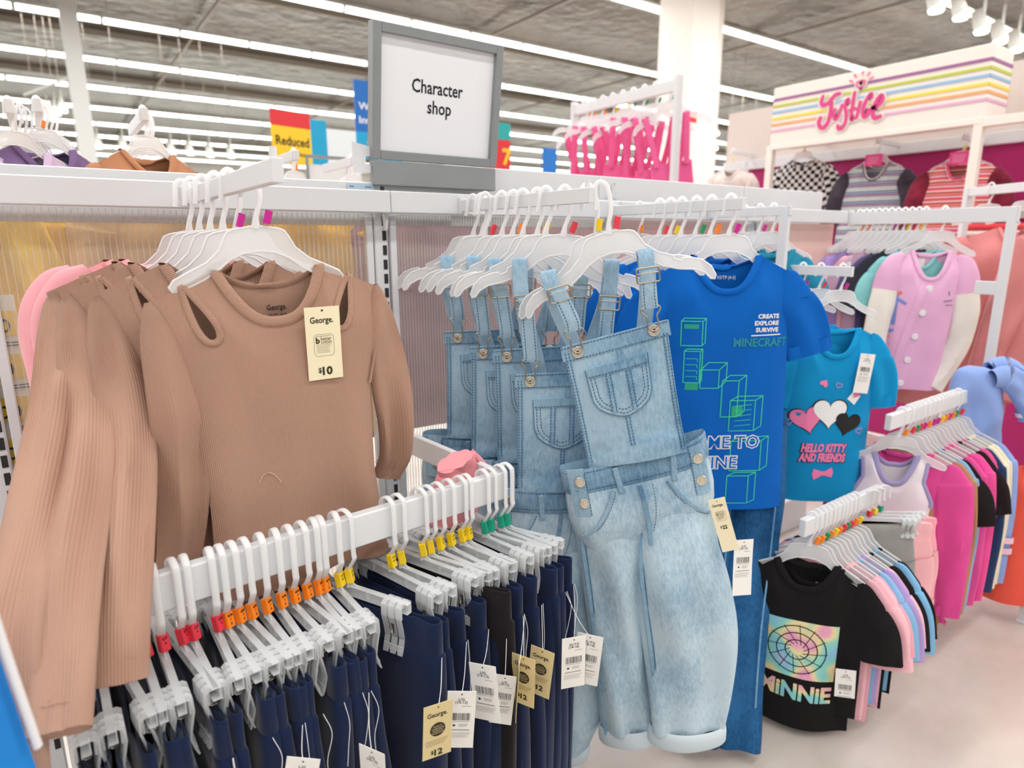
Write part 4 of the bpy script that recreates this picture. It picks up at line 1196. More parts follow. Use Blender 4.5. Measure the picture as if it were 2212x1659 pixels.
def wireloop(parent, c, wd, hh, y, roll=0.0):
    """wire hook of a dungaree fastener: wide loop under the strap narrowing round the button"""
    w2 = wd / 2
    pts = [(w2, 0, 0), (w2 + .002, 0, -.006), (w2 - .002, 0, -.012), (w2 - .007, 0, -.018), (.0105, 0, -.026), (.0115, -.002, -hh + .012), (.008, -.003, -hh + .004), (0, -.0035, -hh), (-.008, -.003, -hh + .004), (-.0115, -.002, -hh + .012), (-.0105, 0, -.026), (-w2 + .007, 0, -.018), (-w2 + .002, 0, -.012), (-w2 - .002, 0, -.006), (-w2, 0, 0)]
    P = cat(pts, 5); P = np.concatenate([P, P[:1]])
    o = MB().sweep(P, .0018, None, (0, 1, 0), 8, cap=False).build('wire_hook', BRASS, parent); o.location = (c[0], y, c[1]); o.rotation_euler = (0, roll, 0)
def strap(mb, pts, wd=.033, th=.0022, side=(1, 0, 0)):
    P = cat(pts, 6); mb.sweep(P, wd / 2, th, side, 12, power=5)
def dungarees(label, loc, rotz, roll, drop=0.0, detail=True, seed=1, legs=True, swing=0.0):
    t = thing('dungarees', label, 'dungarees', loc, rotz, roll, 'denim dungarees on the display arm')
    ff = fold_fn(seed, .006, 16); d = drop
    # --- bib
    u = np.linspace(-1, 1, 40)[:, None]; v = np.linspace(0, 1, 44)[None]
    zt, zb = -.142 - d, -.425 - d
    Z = zt + (zb - zt) * v + 0 * u + .006 * u * (1 - v)
    hwid = np.interp(v, [0, .12, .5, 1], [.112, .110, .107, .106])
    X = u * hwid + .008
    def ybib(x, z):
        vv = np.clip((zt - z) / (zt - zb), 0, 1); ss = np.clip((x - .008) / .11, -1, 1)
        return -.016 - .010 * (1 - ss ** 2) * smooth(vv, 0, .5) + ff(x, z) * smooth(vv, .15, .7) - .012 * smooth(vv, .75, 1) * np.sin(8 * x + 1) - .004 * np.exp(-((vv - .88) / .05) ** 2) * np.sin(20 * x)
    mb = MB(); slab(mb, X, Z, ybib(X, Z), .003); bib = mb.build('bib', DEN, t)
    # hem band, side hems, centre seam
    st = MB(); xx = np.linspace(-.108, .124, 40)
    sm = MB(); zz = zt - .017 + .006 * (xx - .008) / .11
    Xb, Zb = np.meshgrid(xx, np.linspace(-.0165, .0165, 5), indexing='ij'); Zb = Zb + zz[:, None]
    slab(sm, Xb, Zb, ybib(Xb, Zb) - .0022, .003); sm.build('hem_band', DEND, bib)
    for off in (-.0145, .0135): dashes(st, np.stack([xx, ybib(xx, zz) - .0024, zz + off], 1))
    for sx in (-1, 1):
        zz2 = np.linspace(zt - .02, zb + .01, 36); xs = .008 + sx * (np.interp((zt - zz2) / (zt - zb), [0, .12, .5, 1], [.112, .110, .107, .106]) - .006)
        sm = MB(); strip_on(sm, xs, zz2, ybib, .0125); sm.build('side_hem', DEND, bib)
        for o_ in (-.004, .003): dashes(st, np.stack([xs + o_, ybib(xs, zz2) - .0022, zz2], 1))
    zc = np.linspace(zt - .036, zt - .062, 6); xc = np.full(6, .012); sm = MB(); strip_on(sm, xc, zc, ybib, .012); sm.build('centre_seam', DEND, bib)
    zc = np.linspace(zt - .182, zb + .04, 14); xc = .004 + 0 * zc; sm = MB(); strip_on(sm, xc, zc, ybib, .011); sm.build('centre_seam', DEND, bib)
    for o_ in (-.0035, .0035): dashes(st, np.stack([xc + o_, ybib(xc, zc) - .002, zc], 1))
    # bib pocket
    pz = zt - .058
    pu = np.linspace(-1, 1, 30)[:, None]; pv = np.linspace(0, 1, 30)[None]
    def pshape(o=0.0):
        hw = np.interp(pv, [0, .4, .62, .8, .92, 1], [.067, .064, .0625, .054, .038, .020]) - o
        zz_ = pz + .004 * pu * (1 - pv) - (.118 - o) * pv ** .97 * (1 - .04 * pu ** 2 * pv) - .006 * np.sin(pu * 4) * (1 - pv) * .3
        return .001 + pu * hw, zz_ + 0 * pu
    PX, PZ = pshape(); pk = MB(); slab(pk, PX, PZ, ybib(PX, PZ) - .0052, .006); pk_o = pk.build('bib_pocket', DEN, bib)
    ys = lambda x, z: ybib(x, z) - .0052
    Px, Pz = pshape(.0)
    out = np.concatenate([np.stack([Px[0], Pz[0]], 1), np.stack([Px[1:, -1], Pz[1:, -1]], 1), np.stack([Px[-1, ::-1], Pz[-1, ::-1]], 1)])
    MB().sweep(np.stack([out[:, 0], ys(out[:, 0], out[:, 1]) + .0012, out[:, 1]], 1), .0016, .0016, (0, 1, 0), 6).build('pocket_piping', SEAMD, pk_o)
    Px, Pz = pshape(.006)
    out = np.concatenate([np.stack([Px[0], Pz[0]], 1), np.stack([Px[1:, -1], Pz[1:, -1]], 1), np.stack([Px[-1, ::-1], Pz[-1, ::-1]], 1)])
    for o_ in (0, .009):
        c_ = np.array([.001, pz - .05]); q = c_ + (out - c_) * (1 - o_ / .062)
        dashes(st, np.stack([q[:, 0], ys(q[:, 0], q[:, 1]) - .0004, q[:, 1]], 1))
    xx = np.linspace(-.062, .064, 20); zz = pz - .020 + .004 * xx / .065
    sm = MB()
    Xb, Zb = np.meshgrid(xx, np.linspace(-.001, .020, 4), indexing='ij'); Zb = Zb + (zz)[:, None]
    slab(sm, Xb, Zb, ys(Xb, Zb) - .0022, .003); sm.build('pocket_hem', DEND, pk_o); dashes(st, np.stack([xx, ys(xx, zz) - .0026, zz + .002], 1))
    for xo in (-.021, .022):
        zc = np.linspace(pz - .022, pz - .106, 14); xc = np.full(14, xo); sm = MB(); strip_on(sm, xc, zc, ys, .013); sm.build('pocket_strip', DEND, pk_o)
        for o_ in (-.0042, .0042): dashes(st, np.stack([xc + o_, ys(xc, zc) - .0022, zc], 1))
    # --- straps, buckles, bib buttons
    for sx in (-1, 1):
        xb = .008 + sx * .082; xh = sx * .101; zbt = -.158 - d + .006 * sx
        zl = zbt + .048
        mb = MB()
        yb_ = float(ybib(np.array([xb]), np.array([zbt]))[0])
        strap(mb, [(xb, yb_ - .004, zl), (xb + sx * .002, -.022, zl + .03), (xh - sx * .004, -.019, (zl + .03) * .35), (xh, -.012, .002), (xh, -.002, .012), (xh + .001, .010, .002), (xh - sx * .006, .016, -.08), (xh - sx * .05, .024, -.24), (xh - sx * .11, .034, -.42 - d)])
        s_o = mb.build('strap', DEN, t)
        zk = max(zl + .025, -.036 - d * .45)
        mb = MB(); strap(mb, [(xb, yb_ - .0075, zl - .001), (xb + sx * .001, -.0275, zl + .02), (xh + (xb - xh) * .6, -.0265, zk - .012), (xh + (xb - xh) * .45, -.0275, zk + .004), (xh + (xb - xh) * .4, -.0235, zk + .010)], .032); mb.build('strap_loop', DEN, s_o)
        for o_ in (-.011, .011):
            P = cat([(xb + o_, yb_ - .0112, zl), (xb + o_, -.0305, zl + .02), (xh + (xb - xh) * .6 + o_, -.030, zk - .012)], 6); dashes(st, P)
        buckle(s_o, (xh + (xb - xh) * .5, zk), .046, .030, math.radians(4) * sx, -.0285)
        wireloop(s_o, (xb, zl + .002), .036, .050, yb_ - .008)
        button(t, xb, yb_ - .004, zbt, .0125, BTN)
        mb = MB().lathe([(.0045, -.0032), (.0040, -.0042), (.0015, -.0040)], (xb, yb_ - .004, zbt), 'y', 14); mb.build('button_centre', plain('dark_metal', '4a443c', .4, metal=.8), t)
    # --- waistband
    n = 64; ph = np.linspace(0, 2 * math.pi, n, endpoint=False)
    def wring(z, hx, hy, cx=.004, cyy=.012):
        x = hx * np.sign(np.cos(ph)) * np.abs(np.cos(ph)) ** .8; y = hy * np.sign(np.sin(ph)) * np.abs(np.sin(ph)) ** .75
        wv = .005 * np.sin(4 * ph + seed) * (1 if detail else 1)
        return np.stack([x + cx, y + cyy + wv, z - d + .010 * np.cos(ph) + .010 * (x / .165) ** 2], 1)
    mb = MB()
    rows = [wring(-.455, .160, .034), wring(-.428, .162, .036), wring(-.420, .1645, .0385), wring(-.424, .166, .040), wring(-.455, .167, .041), wring(-.474, .167, .041), wring(-.478, .165, .0395)]
    mb.grid(np.stack(rows), np.stack(np.broadcast_arrays((ph * .1)[None], np.linspace(0, .08, 7)[:, None]), -1), wrapv=True)
    wbo = mb.build('waistband', DEND, t)
    fr_ = [i for i in range(n) if math.sin(ph[i]) < -.05]
    for rr_, z_ in ((rows[3], -.004), (rows[5], .006)):
        P = rr_[fr_][np.argsort(rr_[fr_][:, 0])] + [0, -.0006, z_]; dashes(st, P)
    for xl in (-.045, .085):
        i = min(fr_, key=lambda q: abs(rows[4][q][0] - xl)); c = rows[4][i]
        MB().box((c[0], c[1] - .002, c[2] - .006), (.013, .005, .062), .0018, rot=Matrix.Rotation(.1 * (1 if xl > 0 else -1), 3, 'Y')).build('belt_loop', DEN, wbo, smooth=False)
    # --- hips and legs
    mb = MB()
    hz = [(-.474, .163, .038), (-.50, .166, .042), (-.54, .168, .046), (-.575, .164, .046), (-.610, .150, .034), (-.640, .130, .020)]
    rows2 = [wring(z, a, b_) + np.stack([0 * ph, ff(.1 + ph * .02, z) * .6, 0 * ph], 1) for z, a, b_ in hz]
    mb.grid(np.stack(rows2), np.stack(np.broadcast_arrays((ph * .1)[None], np.linspace(0, .15, 6)[:, None]), -1), wrapv=True)
    hip = mb.build('hips', DENL, t)
    def yhip(x, z):
        z = np.asarray(z) + d
        hx = .166; hy = np.interp(-z, [.474, .54, .625], [.040, .046, .05])
        s_ = np.clip(1 - (np.abs((x - .004) / hx)) ** (2 / .8), 0, 1) ** .375
        return .012 - hy * s_ - .003
    # side plackets with buttons, scoop pockets, fly seam
    for sx in (-1, 1):
        zz = np.linspace(-.428, -.55, 10) - d + .010 * 0; xs = np.full(10, .004 + sx * .134)
        xg, zg = np.meshgrid(np.linspace(-.018, .018, 6), np.linspace(-.425, -.535, 12) - d, indexing='ij')
        sm = MB(); slab(sm, xg + .004 + sx * .134, zg + .006, yhip(xg + .004 + sx * .134, zg) - .004, .004); pl = sm.build('side_placket', DEN, t)
        for zb_ in (-.452, -.502):
            xx_ = .006 + sx * .130; button(pl, xx_, float(yhip(np.array([xx_]), np.array([zb_ - d]))[0]) - .005, zb_ - d + .004, .0115)
        dashes(st, np.stack([np.full(14, .004 + sx * .1165), yhip(np.full(14, .004 + sx * .1165), np.linspace(-.43, -.53, 14) - d) - .0055, np.linspace(-.43, -.53, 14) - d], 1))
        a = np.linspace(0, 1, 18); xs = .004 + sx * (.062 + .085 * a); zs = -.480 - .085 * np.sin(a * math.pi / 2) ** .8 - .012 * a - d
        sm = MB(); strip_on(sm, xs, zs, lambda x, z: yhip(x, z) - .001, .007, .002); sm.build('pocket_edge', DEN, hip)
        dashes(st, np.stack([xs - sx * .006, yhip(xs, zs) - .001, zs - .004], 1))
    zc = np.linspace(-.480, -.618, 16) - d; sm = MB(); strip_on(sm, np.full(16, .0) + .006 * np.sin(zc * 20), zc, yhip, .010, .0018); sm.build('fly_seam', DEND, hip)
    a = np.linspace(0, 1, 14); dashes(st, np.stack([.03 - .02 * a ** 3, yhip(.03 - .02 * a ** 3, -.482 - .11 * a - d) - .001, -.482 - .11 * a - d], 1))
    st.build('stitching', STIT, t, smooth=False)['kind'] = 'stuff'
    if legs:
        def leg(pts, sd, nm='leg'):
            P = cat([p[:3] for p in pts], 7); A = cat([[p[3], p[4], 0] for p in pts], 7); rg = np.random.RandomState(sd); q = rg.rand(6) * 6.28
            def disp(ph_, ln):
                return smooth(ln, .03, .2) * (.011 * np.sin(2.6 * np.cos(ph_) + 5 * ln + q[0]) + .007 * np.sin(6 * np.cos(ph_) - 9 * ln + q[1]) + .0035 * np.sin(26 * ln + 3 * np.cos(ph_) + q[2]) + .004 * np.sin(14 * ln - 2 * np.cos(ph_) + q[3]))
            mb = MB(); mb.sweep(P, A[:, 0], A[:, 1], (1, 0, 0), 40, cap=False, disp=disp); lo = mb.build(nm, DENL, t)
            # rolled cuff
            e = P[-1]; dr = (P[-1] - P[-3]); dr /= np.linalg.norm(dr)
            a1, b1 = A[-1][0], A[-1][1]
            cp = [e - dr * .006, e - dr * .002, e + dr * .010, e + dr * .034, e + dr * .040, e + dr * .036, e + dr * .0]
            MB().sweep(cp, [a1 + .001, a1 + .006, a1 + .008, a1 + .008, a1 + .005, a1 + .001, a1 - .002], [b1 + .001, b1 + .005, b1 + .007, b1 + .007, b1 + .004, b1, b1 - .003], (1, 0, 0), 40, cap=False, disp=lambda ph_, ln: .003 * np.sin(3 * np.cos(ph_) + q[4])).build('rolled_cuff', plain('inside_denim', 'cfdde6', .9), lo)
            # raised outseam / inseam
            ins = MB(); w_ = P.copy(); w_[:, 0] -= A[:, 0] * .86; w_[:, 1] -= A[:, 1] * .55 + .001
            ins.sweep(w_[3:], .005, .002, (1, 0, 0), 8, power=4); ins.build('inseam', DEND, lo)
            w2_ = w_[3:].copy(); w2_[:, 0] += .0065; w2_[:, 1] -= .0008; MB().sweep(w2_, .0012, n=6).build('inseam_edge', SEAMD, lo)
            return lo
        sw = swing
        leg([(-.080, .016, -.535 - d, .078, .034), (-.078, .018, -.60 - d, .080, .040), (-.082, .022, -.68 - d, .080, .042), (-.092 + sw, .024, -.80 - d, .078, .042), (-.105 + sw, .026, -.95 - d, .076, .040), (-.122 + sw, .026, -1.125 - d, .072, .036)], seed + 7)
        leg([(.082, .012, -.525 - d, .082, .034), (.074, .006, -.585 - d, .090, .044), (.060, -.004, -.66 - d, .100, .046), (.060 + sw, -.010, -.78 - d, .112, .046), (.050 + sw, -.012, -.93 - d, .110, .042), (.012 + sw, -.012, -1.125 - d, .088, .036)], seed + 9)
    return t, ybib, yhip
DL = (.927, .991, 1.325)
d1, yb1, yh1 = dungarees('front pair of pale denim dungarees with silver buttons and two paper tags', DL, math.radians(-36), math.radians(-12), 0, True, 2)
hangtag(d1, 'cream', (.158, -.045, -.545), (.0, math.radians(-6), math.radians(-8)), h=.125, w=.036, price='22', curl=-.006)
hangtag(d1, 'back', (.202, -.048, -.652), (.0, math.radians(12), math.radians(8)), h=.13, w=.044, price='L', curl=-.006)
DSP = [('second pair of denim dungarees, its bib hanging lower beside the front pair', (.93, 1.095, 1.325), -34, 1, .095, 5),
       ('third pair of denim dungarees, half hidden with a long front strap', (.925, 1.185, 1.325), -36, 0, .05, 9),
       ('fourth pair of denim dungarees seen as a strip with one round bib button', (.92, 1.27, 1.325), -30, 2, .055, 13),
       ('fifth pair of denim dungarees next to the tan sleeve', (.90, 1.36, 1.325), -28, 2, .025, 17)]
for lab, loc, rz, ro, dr, sd in DSP:
    dungarees(lab, loc, math.radians(rz), math.radians(ro), dr, False, sd, legs=True)
DH = 'frosted hanger of the front denim dungarees with '
hz_ = ARMZ - .001
hanger(DH + 'a red size clip', 'dungaree hangers', (DL[0] + .005, DL[1], hz_ + .002), math.radians(-36), math.radians(-12), 'red', 1.08, .018, True)
hanger('frosted plastic hanger behind the front dungarees whose end pokes over the blue tee', 'dungaree hangers', (.935, 1.035, hz_), math.radians(-40), math.radians(-14), 'yellow', 1.08, .008, True)
for (lab, loc, rz, ro, dr, sd), cl_ in zip(DSP, ('red', 'yellow', 'orange', 'red')):
    hanger('frosted hanger of the %s denim dungarees along the arm' % {5: 'second', 9: 'third', 13: 'fourth', 17: 'fifth'}[sd], 'dungaree hangers', (loc[0] - .005, loc[1], hz_), math.radians(rz), math.radians(ro), cl_, 1.08, .02, True)
for k, yy in enumerate((1.14, 1.225, 1.31, 1.40, 1.44)):
    hanger('frosted plastic hanger crowded at the back of the denim arm', 'empty hangers on the denim arm', (.91, yy, hz_), math.radians(-32), math.radians(1), None, 1.08, .008, True)
hanger('frosted plastic hanger with an orange size clip behind the denim arm tip', 'dungaree hangers', (1.50, 1.42, hz_), math.radians(-20), 0, 'orange', 1.0)

# ------------------------------------------------------------------ dark jeans under the blue tee
DARKD = denim('dark_indigo_denim', '123a63', '2f679a')
jt = thing('jeans', 'dark indigo jeans hanging under the royal blue tee', 'jeans', (1.575, 1.055, .80), math.radians(-38))
def jleg(pts, sd):
    P = cat([p[:3] for p in pts], 7); A = cat([[p[3], p[4], 0] for p in pts], 7); q = np.random.RandomState(sd).rand(4) * 6.28
    mb = MB(); mb.sweep(P, A[:, 0], A[:, 1], (1, 0, 0), 32, cap=False, disp=lambda ph_, ln: .008 * np.sin(2.6 * np.cos(ph_) + 4 * ln + q[0]) + .006 * np.sin(5 * np.cos(ph_) - 8 * ln + q[1]) + .003 * np.sin(30 * ln + q[2]))
    lo = mb.build('leg', DARKD, jt)
    w_ = P.copy(); w_[:, 0] += A[:, 0] * .5; w_[:, 1] -= A[:, 1] * .87 + .010
    MB().sweep(w_[:-3], .0025, .0015, (1, 0, 0), 6).build('outseam', denim('worn_seam', '3f74a2', '7aa6c8'), lo)
jleg([(-.07, .0, .06, .075, .025), (-.075, -.015, -.10, .080, .030), (-.090, -.07, -.28, .072, .032), (-.130, -.18, -.50, .066, .03), (-.155, -.29, -.77, .062, .028)], 3)
jleg([(.055, .0, .06, .075, .025), (.05, -.02, -.10, .082, .032), (.030, -.08, -.28, .072, .034), (-.015, -.19, -.50, .066, .032), (-.045, -.30, -.77, .060, .028)], 5)
MB().sweep([(-.005, .0, .05), (-.005, .0, .095)], [.130, .128], [.026, .024], (1, 0, 0), 32, cap=True).build('waistband', DARKD, jt)
clip_hanger('clear clip hanger hidden behind the royal blue tee holding the jeans', None, (1.598, 1.08, .941), math.radians(-25), 'yellow')
# ------------------------------------------------------------------ royal blue printed tee
RBLUE = cloth('royal_blue_jersey', '0b63bf', sheen=.12)
def tee_print(parent, T, name, mat, fn, off=-.0016):
    mb = MB(); fn(mb)
    for v_ in mb.v:
        v_[:, 1] = T.surf(v_[:, 0], v_[:, 2]) + off + v_[:, 1]
    mb.build(name, mat, parent, smooth=False)
def seglines(mb, P, wd, y=0.0, sub=8):
    P = np.asarray(P, float)
    Q = np.concatenate([np.linspace(P[i], P[i + 1], sub, endpoint=False) for i in range(len(P) - 1)] + [P[-1:]])
    stroke(mb, Q, wd, y)
bt, BT = hang_top('printed_tee', 'royal blue tee with white block lettering and green outline boxes', 't-shirt', RBLUE, (1.465, 1.07, 1.338), math.radians(-38), 0, res=(60, 60), sh=.180, nk=.09, fd=.098, bd=.03, slope=.050, ua=.24, ch=.178, wa=.185, hm=.195, L=.70, dep=.035, fold=.012, seed=33, kx=18, lean=.02,
                  sl=dict(L_=.215, a=.070, b=.012, out=.062, cuff=.062, n=28, fold=.007))
def pr1(mb):
    text(mb, 'CREATE', 2, .114, -.157, .011, 0, width=.060); text(mb, 'EXPLORE', 2, .110, -.175, .011, 0, width=.068); text(mb, 'SURVIVE', 2, .112, -.193, .011, 0, width=.064)
    seglines(mb, [(.07, -.208), (.150, -.206)], .003)
tee_print(bt, BT, 'white_lettering', BOARD, pr1)
GRN = plain('print_green', '19a07f', .7); GRN2 = plain('print_mint', '3fd9a2', .7)
tee_print(bt, BT, 'teal_lettering', plain('print_teal_blue', '1487a0', .7), lambda mb: text(mb, 'MINECRAFT', 2, .098, -.226, .022, 0, width=.150))
for s_, x, z in (('COME TO', .005, -.502), ('MINE', .000, -.560)):
    tee_print(bt, BT, 'white_lettering', BOARD, lambda mb: text(mb, s_, 3.5, x, z, .034, 0))
    tee_print(bt, BT, 'letter_fill', RBLUE, lambda mb: text(mb, s_, .2, x, z, .034, 0), -.0024)
def boxes(mb):
    def cube(x, z, a, b_, dx, dz, w_=.0022):
        seglines(mb, [(x, z), (x + a, z), (x + a, z - b_), (x, z - b_), (x, z)], w_); seglines(mb, [(x, z), (x + dx, z + dz), (x + a + dx, z + dz), (x + a, z)], w_); seglines(mb, [(x + a + dx, z + dz), (x + a + dx, z + dz - b_), (x + a, z - b_)], w_)
    cube(-.115, -.17, .055, .065, .008, .008); cube(-.105, -.25, .042, .085, .006, .006); cube(-.06, -.30, .05, .05, .02, .02); cube(.0, -.33, .045, .10, .02, .015)
    cube(.025, -.385, .07, .085, .02, .012); cube(.035, -.50, .085, .085, .02, .012); cube(.03, -.60, .06, .08, .02, .01)
    for k in range(5): seglines(mb, [(.04, -.40 - k * .014), (.085, -.397 - k * .014)], .0014)
    for k in range(4): seglines(mb, [(-.10, -.27 - k * .016), (-.07, -.27 - k * .016), (-.07, -.279 - k * .016)], .0014)
tee_print(bt, BT, 'green_outline_boxes', GRN2, boxes)
for x, z, a, b_ in ((-.108, -.178, .038, .012), (-.10, -.335, .035, .02), (.03, -.40, .03, .03)):
    tee_print(bt, BT, 'green_block', GRN, lambda mb: mb.add(np.array([(x, 0, z), (x + a, 0, z), (x + a, 0, z - b_), (x, 0, z - b_)], float), [(0, 1, 2, 3)]), -.0013)
mb = MB(); text(mb, 'XS/TP (4-5)', .5, .01, -.06, .009, -.003, width=.05, surf=lambda X, Z: BT.y(X, Z, False)); mb.build('neck_print', BOARD, bt, smooth=False)
hanger('frosted plastic hanger with a magenta size clip holding the royal blue tee', None, (1.468, 1.07, ARMZ), math.radians(-38), 0, 'magenta', 1.08, .02)
# tees behind the blue one share its arm
for k, (yy, cl_) in enumerate(((1.13, 'orange'), (1.18, 'green'), (1.23, None), (1.27, 'yellow'), (1.31, 'red'))):
    hanger('frosted plastic hanger nested behind the royal blue tee', 'hangers behind the royal blue tee', (1.468, yy, ARMZ), math.radians(-38), 0, cl_, 1.08, .02)
for k, yy in enumerate((1.14, 1.22)):
    hang_top('printed_tee', 'royal blue tee folded close behind the front one' if k == 0 else 'royal blue tee farthest back on its arm', 't-shirt', RBLUE, (1.470, yy, 1.337), math.radians(-38), 0, 'royal blue tees', sh=.18, nk=.09, fd=.09, slope=.038, ua=.24, ch=.17, wa=.172, hm=.18, L=.66, fold=.01, seed=35 + k, sl=dict(L_=.2, a=.075, b=.02, out=.04, cuff=.058))
# hangers on the arm with the post
for k, (yy, cl_) in enumerate(((1.25, 'red'), (1.30, 'magenta'), (1.36, None))):
    hanger('frosted plastic hanger on the arm with the tall post, behind the blue tee', 'hangers on the post arm', (1.943, yy, ARMZ), math.radians(-40), 0, cl_, .95, .02)
    hang_top('plain_tee', 'pale top hanging on the post arm behind the blue tee', 't-shirt', cloth('pale_teal_jersey', '2b8fae'), (1.943, yy, 1.345), math.radians(-40), 0, 'tops on the post arm', sh=.13, nk=.075, L=.36, ch=.125, wa=.125, hm=.13, seed=90 + k, res=(20, 20), sl=dict(L_=.14, a=.05, b=.016, cuff=.045))

# ------------------------------------------------------------------ turquoise printed tee
TURQ = cloth('turquoise_jersey', '1595cf', sheen=.12)
TZ = CAMZ - .083
tt, TT = hang_top('printed_tee', 'turquoise tee printed with hearts and pink lettering, white card tag', 't-shirt', TURQ, (1.99, 1.03, 1.105), math.radians(-38), 0, res=(54, 54), sh=.135, nk=.075, fd=.09, bd=.012, slope=.028, ua=.2, ch=.138, wa=.136, hm=.14, L=.565, dep=.035, fold=.008, seed=41, kx=20,
                  sl=dict(L_=.225, a=.056, b=.013, out=.034, cuff=.045, n=24, fold=.005))
PKP, WHP, BKP, LVP = plain('print_pink', 'ff86b8', .7), plain('print_white', 'f7f7f7', .7), plain('print_black', '191919', .7), plain('print_lavender', 'a79be0', .7)
def heart_pts(n=40):
    a = np.linspace(0, 2 * math.pi, n, endpoint=False)
    return np.stack([16 * np.sin(a) ** 3, 13 * np.cos(a) - 5 * np.cos(2 * a) - 2 * np.cos(3 * a) - np.cos(4 * a)], 1) / 17
def heart(mb, x, z, s_, rot=0):
    P = heart_pts() * s_; c, sn = math.cos(rot), math.sin(rot); P = np.stack([P[:, 0] * c - P[:, 1] * sn + x, P[:, 0] * sn + P[:, 1] * c + z], 1)
    mb.add(np.stack([P[:, 0], 0 * P[:, 0], P[:, 1]], 1), [tuple(range(len(P)))])
def heart_line(mb, x, z, s_, rot=0, wd=.003):
    P = heart_pts() * s_; P = np.concatenate([P, P[:1]]); c, sn = math.cos(rot), math.sin(rot); stroke(mb, np.stack([P[:, 0] * c - P[:, 1] * sn + x, P[:, 0] * sn + P[:, 1] * c + z], 1), wd)
def tprint(name, mat, fn, off): tee_print(tt, TT, name, mat, fn, off)
HC = [(-.075, -.285, .050, .25), (-.008, -.262, .055, 0.0), (.050, -.297, .042, -.2)]
tprint('print_outline', BKP, lambda mb: [heart(mb, x, z, s_ + .005, r) for x, z, s_, r in HC] + [text(mb, 'HELLO KITTY', 3, -.014, -.3825, .030, 0, width=.146, slant=.12), text(mb, 'AND FRIENDS', 3, -.017, -.4145, .030, 0, width=.150, slant=.12)], -.0012)
tprint('pink_heart', PKP, lambda mb: heart(mb, *HC[0]), -.0022)
tprint('white_heart', WHP, lambda mb: heart(mb, *HC[1]), -.0030)
tprint('black_heart', BKP, lambda mb: heart(mb, *HC[2]), -.0036)
tprint('pink_lettering', PKP, lambda mb: [text(mb, 'HELLO KITTY', 3, -.014, -.381, .0265, 0, width=.140, slant=.12), text(mb, 'AND FRIENDS', 3, -.017, -.413, .0265, 0, width=.144, slant=.12)], -.0026)
tprint('lavender_hearts', LVP, lambda mb: [heart_line(mb, .012, -.175, .010, -.4), heart_line(mb, .094, -.325, .012, .3), heart_line(mb, -.125, -.30, .012, .2)], -.0018)
def bow(mb):
    mb.add(np.array([(-.040, 0, -.452), (-.012, 0, -.461), (-.012, 0, -.474), (-.038, 0, -.490), (-.044, 0, -.470)], float), [(0, 1, 2, 3, 4)])
    mb.add(np.array([(.016, 0, -.446), (-.006, 0, -.461), (-.006, 0, -.474), (.018, 0, -.480), (.022, 0, -.462)], float), [(0, 1, 2, 3, 4)]); disc(mb, -.009, -.467, .008, -.0005, 14)
tprint('pink_bow', PKP, bow, -.0018)
tprint('envelope', WHP, lambda mb: mb.add(np.array([(.062, 0, -.190), (.086, 0, -.208), (.066, 0, -.238), (.042, 0, -.218)], float), [(0, 1, 2, 3)]), -.0018)
tprint('envelope_flap', PKP, lambda mb: mb.add(np.array([(.062, 0, -.190), (.086, 0, -.208), (.060, 0, -.216)], float), [(0, 1, 2)]), -.0026)
tprint('pink_berry', PKP, lambda mb: heart(mb, -.034, -.168, .014, 2.6), -.0020)
tg = hangtag(tt, 'back', (.084, -.048, -.078), (.0, math.radians(5), 0), h=.125, w=.045, price='L')
hanger('frosted plastic hanger holding the turquoise tee on the low arm', None, (1.993, 1.03, TZ), math.radians(-38), 0, 'magenta', .85, .02)
for k, yy in enumerate((1.10, 1.16)):
    hang_top('printed_tee', 'turquoise tee right behind the printed one' if k == 0 else 'turquoise tee at the back of the low arm', 't-shirt', TURQ, (1.975, yy, 1.11), math.radians(-38), 0, 'turquoise tees', sh=.135, nk=.07, L=.54, fd=.08, ch=.135, wa=.136, hm=.14, seed=44 + k, res=(24, 24), sl=dict(L_=.2, a=.06, b=.018, cuff=.045))
    hanger('frosted plastic hanger behind the turquoise tee with a %s size clip' % ('red', 'magenta')[k], 'hangers on the low arm', (1.993, yy, TZ), math.radians(-38), 0, ('red', 'magenta')[k], .85, .02)

# ------------------------------------------------------------------ pastel jackets on the wide arm
LILAC = cloth('lilac_pink_fleece', 'eeb9dc', sheen=.3); CREAMF = cloth('cream_fleece', 'f2ece2', sheen=.2)
JY = 1.13
jk, JK = hang_top('varsity_jacket', 'lilac pink varsity jacket with cream sleeves and pearl snaps', 'jacket', LILAC, (2.905, JY + .02, 1.335), math.radians(-45), math.radians(2), res=(44, 44), sh=.135, nk=.075, fd=.12, bd=.02, slope=.045, ua=.2, ch=.128, wa=.115, hm=.105, L=.57, dep=.04, fold=.010, seed=51, kx=20)
mb = MB()
for sx in (-1, 1):
    pts = [(sx * .10, 0, -.022, .012, .006), (sx * .128, 0, -.05, .036, .016), (sx * .145, 0, -.11, .050, .024), (sx * .152, 0, -.185, .050, .026)]
    mb = MB(); sleeve(mb, pts, 18, .003, 5, lip=False); mb.build('shoulder', LILAC, jk)
mb = MB(); sleeve(mb, [(-.151, -.004, -.165, .050, .025), (-.160, -.010, -.25, .052, .028), (-.168, -.016, -.38, .050, .028), (-.168, -.018, -.50, .048, .026), (-.165, -.014, -.585, .044, .022)], 20, .006, 6); mb.build('sleeve', CREAMF, jk)
mb = MB(); sleeve(mb, [(.151, -.004, -.165, .050, .025), (.165, -.004, -.25, .052, .028), (.162, .0, -.36, .048, .028), (.130, -.004, -.47, .042, .025), (.09, -.014, -.56, .04, .022)], 20, .006, 8); mb.build('sleeve', CREAMF, jk)
